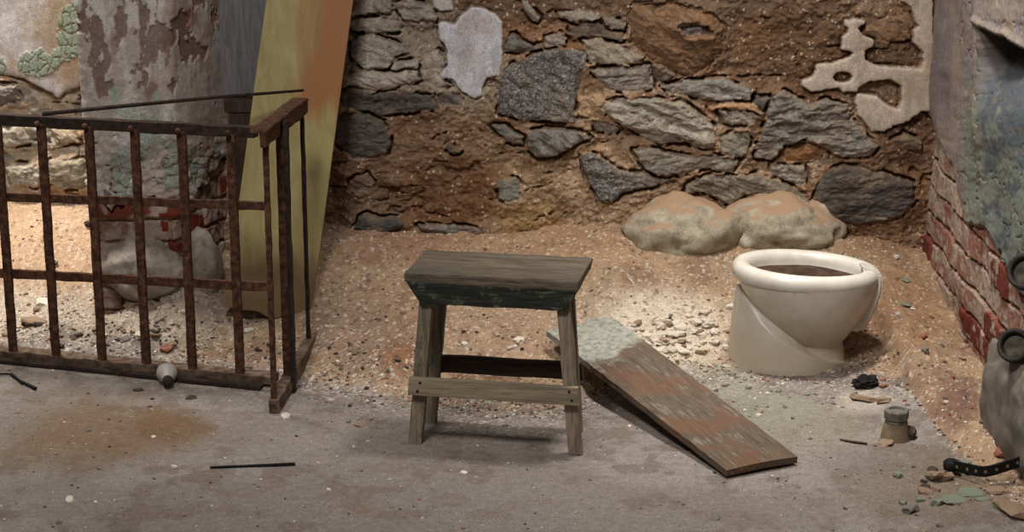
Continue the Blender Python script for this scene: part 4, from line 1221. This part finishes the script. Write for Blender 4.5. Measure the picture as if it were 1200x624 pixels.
def pipe_end(cx, cy, X, R_, L, label, seed):
    c = PX(cx, cy, X)
    root = empty('pipe_fitting', c)
    set_props(root, label, 'pipe')
    axv = Vector((-.55, -.72, .42)).normalized()
    prof = [(R_ * .8, -L), (R_ * .82, -.03), (R_ * .98, -.026), (R_, -.02), (R_, 0), (R_ * .94, .004), (R_ * .78, .004), (R_ * .72, -.002), (R_ * .70, -.02)]
    bm = lathe_bm(prof, 28, axis=axv); from_bm('pipe_collar', bm, M_PIPE, root, True)
    bm = lathe_bm([(R_ * .71, -.014), (R_ * .5, -.010), (0, -.013)], 24, axis=axv); from_bm('pipe_plug', bm, M_PIPEIN, root, True)
    bm = tube_bm([axv * -L, Vector((.035, .02, -.03)) + axv * -L * .9, Vector((.07, .03, -.05)) + axv * -L * .9], [R_ * .8, R_ * .8, R_ * .8], 16)
    from_bm('pipe_elbow', bm, M_PIPE, root, True)
    return root


pipe_end(1201, 318, 1.215, .045, .06, 'upper dark iron pipe end sticking out of the brick wall beside the green paint', 1)
pipe_end(1188, 405, 1.20, .042, .06, 'lower dark iron pipe end sticking out of the brick wall above the concrete lump', 2)

# perforated strap lying curved at the foot of that wall
a0 = G(1113, 545, .03); am = G(1155, 553, .045); a1 = G(1204, 538, .07); a2 = G(1230, 528, .08)
cp = [a0, a0.lerp(am, .5) + Vector((0, -.006, 0)), am, am.lerp(a1, .5) + Vector((0, -.004, 0)), a1, a2]
fine = []
for i in range(len(cp) - 1):
    p0_, p1_, p2_, p3_ = cp[max(i - 1, 0)], cp[i], cp[i + 1], cp[min(i + 2, len(cp) - 1)]
    for t in np.linspace(0, 1, 9)[:-1]:
        t = float(t)
        fine.append(.5 * ((2 * p1_) + (p2_ - p0_) * t + (2 * p0_ - 5 * p1_ + 4 * p2_ - p3_) * t * t + (3 * p1_ - p0_ - 3 * p2_ + p3_) * t ** 3))
fine.append(cp[-1])
so = a0.copy(); sroot = empty('perforated_strap', so)
set_props(sroot, 'black curved iron strap with a row of holes lying below the brick wall', 'strap')
bm = bmesh.new(); rows = []
for i, p in enumerate(fine):
    d_ = (fine[min(i + 1, len(fine) - 1)] - fine[max(i - 1, 0)]).normalized(); sd = d_.cross(Vector((0, 0, 1))).normalized()
    u_ = Vector((0, 0, 1)); q = p - so
    rows.append([bm.verts.new(q - sd * .003 - u_ * .013), bm.verts.new(q + sd * .003 - u_ * .013), bm.verts.new(q + sd * .003 + u_ * .013), bm.verts.new(q - sd * .003 + u_ * .013)])
for a_, b_ in zip(rows, rows[1:]):
    for k_ in range(4): bm.faces.new((a_[k_], a_[(k_ + 1) % 4], b_[(k_ + 1) % 4], b_[k_]))
bm.faces.new(rows[0]); bm.faces.new(rows[-1])
from_bm('strap_band', bm, M_BLACK, sroot)
M_HOLE = mat_simple('pale_dust_in_holes', [(110, 96, 82), (136, 120, 102)], 60, .9)
for i in range(4, len(fine) - 3, 4):
    d_ = (fine[i + 1] - fine[i - 1]).normalized(); sd = d_.cross(Vector((0, 0, 1))).normalized()
    if sd.y > 0: sd = -sd
    bm = lathe_bm([(.0, .0036), (.004, .0036), (.0042, .002)], 10, origin=fine[i] - so, axis=sd); from_bm('strap_hole', bm, M_HOLE, sroot)
bm = lathe_bm([(0, 0), (.018, 0), (.02, .006), (.02, .018), (.014, .024), (0, .026)], 12, origin=Vector((.004, 0, -.012)), axis=(0, 0, 1)); from_bm('strap_lug', bm, M_BLACK, sroot, True)

# pipe stub with a hex collar and its loose lump
c = GF(1049, 514)
root = empty('pipe_stub', c); set_props(root, 'grey threaded pipe stub with a wide cap standing on the floor right of the toilet', 'pipe')
M_STUB = mat_simple('dusty_zinc', [(78, 74, 66), (108, 102, 92), (128, 120, 108)], 40, .75, .1)
bm = lathe_bm([(.040, -.02), (.038, .0), (.034, .02), (.029, .044)], 24); from_bm('stub_body', bm, mat_simple('tan_crust', [(110, 92, 72), (142, 124, 100)], 30, .95), root, True)
bm = lathe_bm([(.024, .04), (.029, .044), (.029, .048), (.026, .052), (.031, .054), (.032, .074), (.029, .078), (.022, .078), (.020, .072), (0, .070)], 8); from_bm('stub_cap', bm, M_STUB, root)
rock('stone_lump', tuple(GF(1064, 514) + Vector((0, .0, .014))), (.022, .02, .02), M_CHIP_D, 'dark rounded lump touching the right side of the pipe stub', 'stone', 21, sub=3)
rock('stone_lump', tuple(GF(1014, 453) + Vector((0, 0, .012))), (.034, .026, .018), M_BLACK, 'crumpled black lump on the ground just right of the toilet base', 'stone', 33, sub=3, rough=.5, freq=2.4)

# light bulb
c = GF(196, 449); root = empty('light_bulb', c)
set_props(root, 'dusty white glass light bulb lying on the floor in front of the cage', 'light bulb')
axv = Vector((.22, -.95, -.12)).normalized(); R_ = .029
pb2 = [(0, -R_)] + [(R_ * math.sin(t), -R_ * math.cos(t)) for t in np.linspace(.25, 2.0, 12)] + [(.0205, .022), (.016, .034), (.0135, .044)]
m_, nt_b, bs_ = nodes('dusty_glass'); bs_.inputs['Base Color'].default_value = (*lin((190, 184, 176)), 1); bs_.inputs['Roughness'].default_value = .5
bs_.inputs['Transmission Weight'].default_value = .25
bm = lathe_bm(pb2, 28, origin=(0, .0, R_ - .001), axis=axv); from_bm('bulb_glass', bm, m_, root, True)
bm = lathe_bm([(.0135, .040), (.0142, .044), (.0130, .048), (.0142, .052), (.0130, .056), (.0142, .060), (.010, .066), (0, .068)], 20, origin=(0, 0, R_ - .001), axis=axv)
from_bm('screw_cap', bm, M_RUSTD, root, True)


# ------------------------------------------------------------------ loose chips and stones
def chip_mesh(r, flat, rr):
    n = rr.randint(5, 8); a0 = rr.random() * 6.28
    base = [(r * rr.uniform(.6, 1.15) * math.cos(a0 + 2 * PI * k / n), r * rr.uniform(.45, 1.0) * math.sin(a0 + 2 * PI * k / n)) for k in range(n)]
    h = r * flat
    v = [(x, y, -h * .5) for x, y in base] + [(x * rr.uniform(.75, .97), y * rr.uniform(.75, .97), h * rr.uniform(.35, .65)) for x, y in base]
    f = [tuple(range(n))[::-1], tuple(range(n, 2 * n))] + [(k, (k + 1) % n, n + (k + 1) % n, n + k) for k in range(n)]
    return v, f


rr = random.Random(11)
_cache = {}


def lump_mesh(seed, flat):
    from mathutils import noise
    bm = bmesh.new(); bmesh.ops.create_icosphere(bm, subdivisions=2, radius=1)
    for v in bm.verts:
        n = noise.noise(v.co * 1.6 + Vector((seed * 5.1, 0, seed)))
        v.co *= 1 + .55 * n
        v.co.z = max(-.9, min(.45 + .2 * noise.noise(v.co * 2 + Vector((seed, 3, 1))), v.co.z))
        v.co = Vector((v.co.x, v.co.y * (.6 + .3 * ((seed * 7) % 5) / 4), v.co.z * flat))
    return bm


def place_chip(name, x, y, size, flat, mat, label, cat, group=None):
    p = GF(x, y)
    key = (mat.name, rr.randint(0, 9), flat, size > .0145 and flat >= .3)
    if key not in _cache:
        me = bpy.data.meshes.new(name)
        if key[3]:
            bm = lump_mesh(key[1] + 1, flat * 1.1); bm.to_mesh(me); bm.free()
        else:
            v, f = chip_mesh(1.0, flat, rr); me.from_pydata(v, [], f)
        me.update(); me.materials.append(mat)
        _cache[key] = me
    o = bpy.data.objects.new(name, _cache[key]); COL.objects.link(o)
    o.location = p + Vector((0, 0, size * flat * .35)); o.scale = (size, size, size)
    o.rotation_euler = (rr.uniform(-.25, .25), rr.uniform(-.25, .25), rr.uniform(0, 6.28))
    return set_props(o, label, cat, group)


NAMED = [
    (82, 586, .017, .25, M_CHIP_W, 'plaster_flake', 'pale crumpled flake alone on the bare floor at the lower left', 'flake'),
    (205, 548, .011, .4, M_CHIP_W, 'plaster_flake', 'small white flake at the left end of the short black rod', 'flake'),
    (180, 513, .009, .4, M_CHIP_W, 'plaster_flake', 'small white flake on the brown floor stain in front of the cage', 'flake'),
    (335, 489, .016, .5, M_CHIP_W, 'plaster_flake', 'white chip on the floor beside the front foot of the cage end panel', 'flake'),
    (422, 499, .018, .3, M_CHIP_T, 'mortar_piece', 'flat tan mortar piece on the floor between cage and stool', 'stone'),
    (385, 575, .009, .5, M_CHIP_W, 'plaster_flake', 'small white flake alone on the floor below the short black rod, right side', 'flake'),
    (543, 556, .012, .5, M_CHIP_W, 'plaster_flake', 'white flake on the floor in front of the stool, nearest its left legs', 'flake'),
    (223, 467, .016, .35, M_CHIP_D, 'stone_chip', 'dark flat chip on the floor right of the light bulb', 'stone'),
    (162, 458, .016, .35, M_CHIP_D, 'stone_chip', 'dark flat chip on the floor left of the light bulb', 'stone'),
    (608, 400, .016, .6, M_CHIP_W, 'stone_chip', 'bright chip on the mound behind the stool, right of the middle of the stretcher', 'stone'),
    (597, 408, .014, .4, M_CHIP_W, 'plaster_flake', 'flat white flake on the mound seen between the stool legs, above the stretcher', 'flake'),
    (545, 404, .013, .5, M_CHIP_W, 'stone_chip', 'small white chip on the mound seen between the stool legs, near the left leg', 'stone'),
    (1060, 357, .026, .2, M_CHIP_GR, 'paint_flake', 'curled green-grey paint flake on the slope between toilet and brick wall', 'flake'),
    (1050, 302, .012, .6, M_CHIP_W, 'stone_chip', 'small pinkish white chip on the mound behind the right end of the toilet', 'stone'),
    (1062, 329, .016, .3, M_CHIP_GR, 'paint_flake', 'small green-grey flake on the slope above the curled paint flake', 'flake'),
    (815, 377, .030, .35, M_CHIP_W, 'plaster_piece', 'largest white plaster piece on the mound beside the left edge of the toilet', 'stone'),
    (790, 392, .030, .3, M_CHIP_W, 'plaster_piece', 'white plaster piece on the mound halfway between fallen board and toilet', 'stone'),
    (772, 402, .028, .35, M_CHIP_W, 'plaster_piece', 'white plaster piece on the mound next to the edge of the fallen board', 'stone'),
    (838, 400, .022, .4, M_CHIP_W, 'plaster_piece', 'white plaster piece close to the foot of the toilet on its left', 'stone'),
    (800, 412, .022, .35, M_CHIP_W, 'plaster_piece', 'small white plaster piece low on the mound left of the toilet foot', 'stone'),
    (1012, 468, .040, .25, M_CHIP_T, 'mortar_slab', 'flat pale slab on the floor just below the crumpled black lump', 'stone'),
    (1036, 470, .034, .25, M_CHIP_T, 'mortar_slab', 'flat pale slab right of the crumpled black lump', 'stone'),
    (1038, 521, .022, .4, M_CHIP_T, 'mortar_piece', 'tan mortar piece at the foot of the pipe stub, on its left', 'stone'),
    (1100, 560, .040, .4, M_CHIP_T, 'mortar_slab', 'tan slab on the floor left of the perforated strap', 'stone'),
    (1118, 588, .03, .3, M_CHIP_GR, 'paint_flake', 'green paint flake below the left end of the perforated strap', 'flake'),
    (1138, 580, .032, .3, M_CHIP_GR, 'paint_flake', 'largest green paint flake below the middle of the perforated strap', 'flake'),
    (1165, 578, .03, .4, M_CHIP_T, 'mortar_piece', 'tan mortar piece below the right half of the perforated strap', 'stone'),
    (1188, 600, .05, .4, M_CHIP_T, 'mortar_slab', 'thick tan slab in the lower right corner of the floor', 'stone'),
    (1085, 578, .02, .5, M_CHIP_T, 'mortar_piece', 'small tan lump left of the green paint flakes', 'stone'),
    (1176, 530, .03, .4, M_CHIP_R, 'brick_piece', 'broken reddish brick piece at the foot of the concrete lump', 'stone'),
    (838, 608, .018, .25, M_CHIP_G, 'stone_chip', 'flat grey chip on the floor in front of the near end of the fallen board', 'stone'),
    (160, 360, .04, .4, M_CHIP_T, 'mortar_slab', 'tan mortar slab on the ground in front of the grey boulder behind the cage', 'stone'),
    (42, 378, .045, .3, M_CHIP_T, 'mortar_slab', 'tilted tan slab behind the cage between its second and third bars', 'stone'),
    (52, 356, .03, .4, M_CHIP_W, 'plaster_piece', 'white plaster piece behind the lower rail of the cage at its left', 'stone'),
    (60, 300, .022, .5, M_CHIP_W, 'stone_chip', 'white chip on the sunlit slope behind the cage, above its lower rail', 'stone'),
    (110, 262, .028, .5, M_CHIP_D, 'stone_lump', 'dark stone bedded in the top of the slope behind the cage', 'stone'),
    (196, 410, .02, .5, M_CHIP_R, 'brick_piece', 'small reddish brick piece on the rubble behind the foot of the cage', 'stone'),
]
for (x, y, s_, f_, m_, nm_, lb, ct) in NAMED: place_chip(nm_, x, y, s_, f_, m_, lb, ct)

ZONES = [  # centre, spread, count, materials, size range, name, label, group
    ((785, 395), (66, 30), 96, [M_CHIP_W, M_CHIP_W, M_CHIP_W, M_CHIP_T], (.008, .021), 'plaster_flake', 'small plaster flake in the pale patch of the mound between fallen board and toilet', 'flakes between the fallen board and the toilet'),
    ((600, 385), (100, 50), 34, [M_CHIP_W, M_CHIP_T, M_CHIP_D], (.005, .012), 'stone_chip', 'small chip on the sandy mound behind the stool', 'chips on the mound behind the stool'),
    ((420, 430), (55, 45), 44, [M_CHIP_W, M_CHIP_T, M_CHIP_D], (.006, .014), 'stone_chip', 'small chip in the gravelly slope between cage and stool', 'chips between the cage and the stool'),
    ((150, 395), (150, 24), 50, [M_CHIP_W, M_CHIP_T, M_CHIP_G, M_CHIP_D], (.008, .02), 'rubble_piece', 'rubble piece on the ground inside the cage', 'rubble inside the cage'),
    ((1130, 575), (60, 32), 36, [M_CHIP_T, M_CHIP_G, M_CHIP_GR, M_CHIP_D], (.008, .022), 'rubble_piece', 'rubble piece on the floor around the perforated strap', 'rubble around the strap'),
    ((1095, 440), (46, 60), 34, [M_CHIP_T, M_CHIP_R, M_CHIP_W, M_CHIP_G], (.006, .016), 'rubble_piece', 'rubble piece on the slope at the foot of the brick wall', 'rubble at the foot of the brick wall'),
    ((900, 465), (70, 26), 30, [M_CHIP_GR, M_CHIP_GR, M_CHIP_W, M_CHIP_G], (.005, .012), 'paint_flake', 'small flake on the greenish patch between the fallen board and toilet foot', 'flakes beside the fallen board'),
]
for (cx, cy), (sx_, sy_), n, mats, (s0, s1), nm_, lb, gp in ZONES:
    for _ in range(n):
        x = cx + sx_ * max(-1.3, min(1.3, rr.gauss(0, .55))); y = cy + sy_ * max(-1.3, min(1.3, rr.gauss(0, .55)))
        if x > 1196 or (640 < x < 935 and abs((y - 378) - (x - 680) * .76) < 24 and cy > 420): continue
        place_chip(nm_, x, y, s0 + (s1 - s0) * rr.random() ** 2, rr.choice((.3, .5, .7)), rr.choice(mats), lb, 'stone' if 'flake' not in nm_ else 'flake', gp)


def gravel(name, mat, n, dens, s0, s1, label, seed):
    r = random.Random(seed); V = []; F = []
    cnt = 0
    X_ = np.array([r.uniform(-1.9, 1.28) for _ in range(n * 8)]); Y_ = np.array([r.uniform(3.7, 5.9) for _ in range(n * 8)])
    ye = np.interp(X_, _ex, _ey); t = Y_ - ye
    if dens == 'mound': pr_ = np.where(t > -.05, .8 * np.exp(-np.maximum(t - .1, 0) / .25) + .06, .02)
    elif dens == 'edge': pr_ = np.exp(-((t - .05) / .16) ** 2) + .04
    else: pr_ = np.where(t < .05, .5, .1)
    u = np.array([r.random() for _ in range(n * 8)]); k = np.where(u < pr_)[0][:n]
    Z_ = floor_h(X_[k], Y_[k])
    for x, y, z in zip(X_[k], Y_[k], Z_):
        s = s0 + (s1 - s0) * r.random() ** 3
        v, f = chip_mesh(s, r.choice((.4, .6, .8)), r)
        tx, ty = r.uniform(-.4, .4), r.uniform(-.4, .4); b = len(V)
        V += [(x + a, y + b_, z + c_ + a * tx + b_ * ty + s * .1) for a, b_, c_ in v]; F += [tuple(i + b for i in q) for q in f]
    o = raw_mesh(name, V, F, mat, smooth=False)
    return set_props(o, label, 'gravel', kind='stuff')


gravel('plaster_grit', M_CHIP_W, 2300, 'mound', .0016, .0065, 'fine whitish plaster grit scattered over the mound', 1)
gravel('mortar_grit', M_CHIP_T, 2600, 'mound', .0018, .009, 'tan mortar crumbs scattered over the mound', 2)
gravel('dark_grit', M_CHIP_D, 1100, 'mound', .0018, .007, 'dark brown crumbs scattered over the mound', 3)
gravel('gravel_edge', M_CHIP_G, 1600, 'edge', .002, .009, 'grey gravel along the edge of the mound', 4)
gravel('floor_grit', M_CHIP_W, 420, 'floor', .0012, .0045, 'tiny whitish specks strewn on the bare floor', 5)
gravel('dark_floor_grit', M_CHIP_D, 520, 'floor', .0012, .0045, 'tiny dark specks strewn on the bare floor', 6)
gravel('red_grit', M_CHIP_R, 500, 'edge', .002, .008, 'reddish brick crumbs along the edge of the mound', 8)

# ------------------------------------------------------------------ light
def area(name, loc, target, size, power, colr, sy=None, spread=180):
    l = bpy.data.lights.new(name, 'AREA'); l.energy = power; l.color = colr; l.size = size
    if sy: l.shape = 'RECTANGLE'; l.size_y = sy
    l.spread = math.radians(spread)
    o = bpy.data.objects.new(name, l); COL.objects.link(o); o.location = loc
    o.rotation_euler = (Vector(target) - Vector(loc)).to_track_quat('-Z', 'Y').to_euler()
    return o


area('skylight', (.60, 4.75, 2.75), (.70, 4.88, 0), .30, 14, (1.0, .97, .93), spread=70)
area('recess_skylight', (-1.75, 5.62, 2.6), (-1.72, 5.6, 0), .35, 22, (1.0, .96, .9), spread=80)
area('front_left_fill', (-.75, 2.2, 3.7), (.35, 4.95, .1), .8, 118, (1.0, .985, .98))  # added fill lamp, high at front left, its source unseen
w = bpy.data.worlds.new('world'); SC.world = w; w.use_nodes = True
w.node_tree.nodes['Background'].inputs[0].default_value = (.92, .93, 1.0, 1)
w.node_tree.nodes['Background'].inputs[1].default_value = .085

SC.view_settings.view_transform = 'Standard'; SC.view_settings.look = 'None'
SC.view_settings.exposure = -.12; SC.view_settings.gamma = 1; SC.view_settings.use_curve_mapping = False
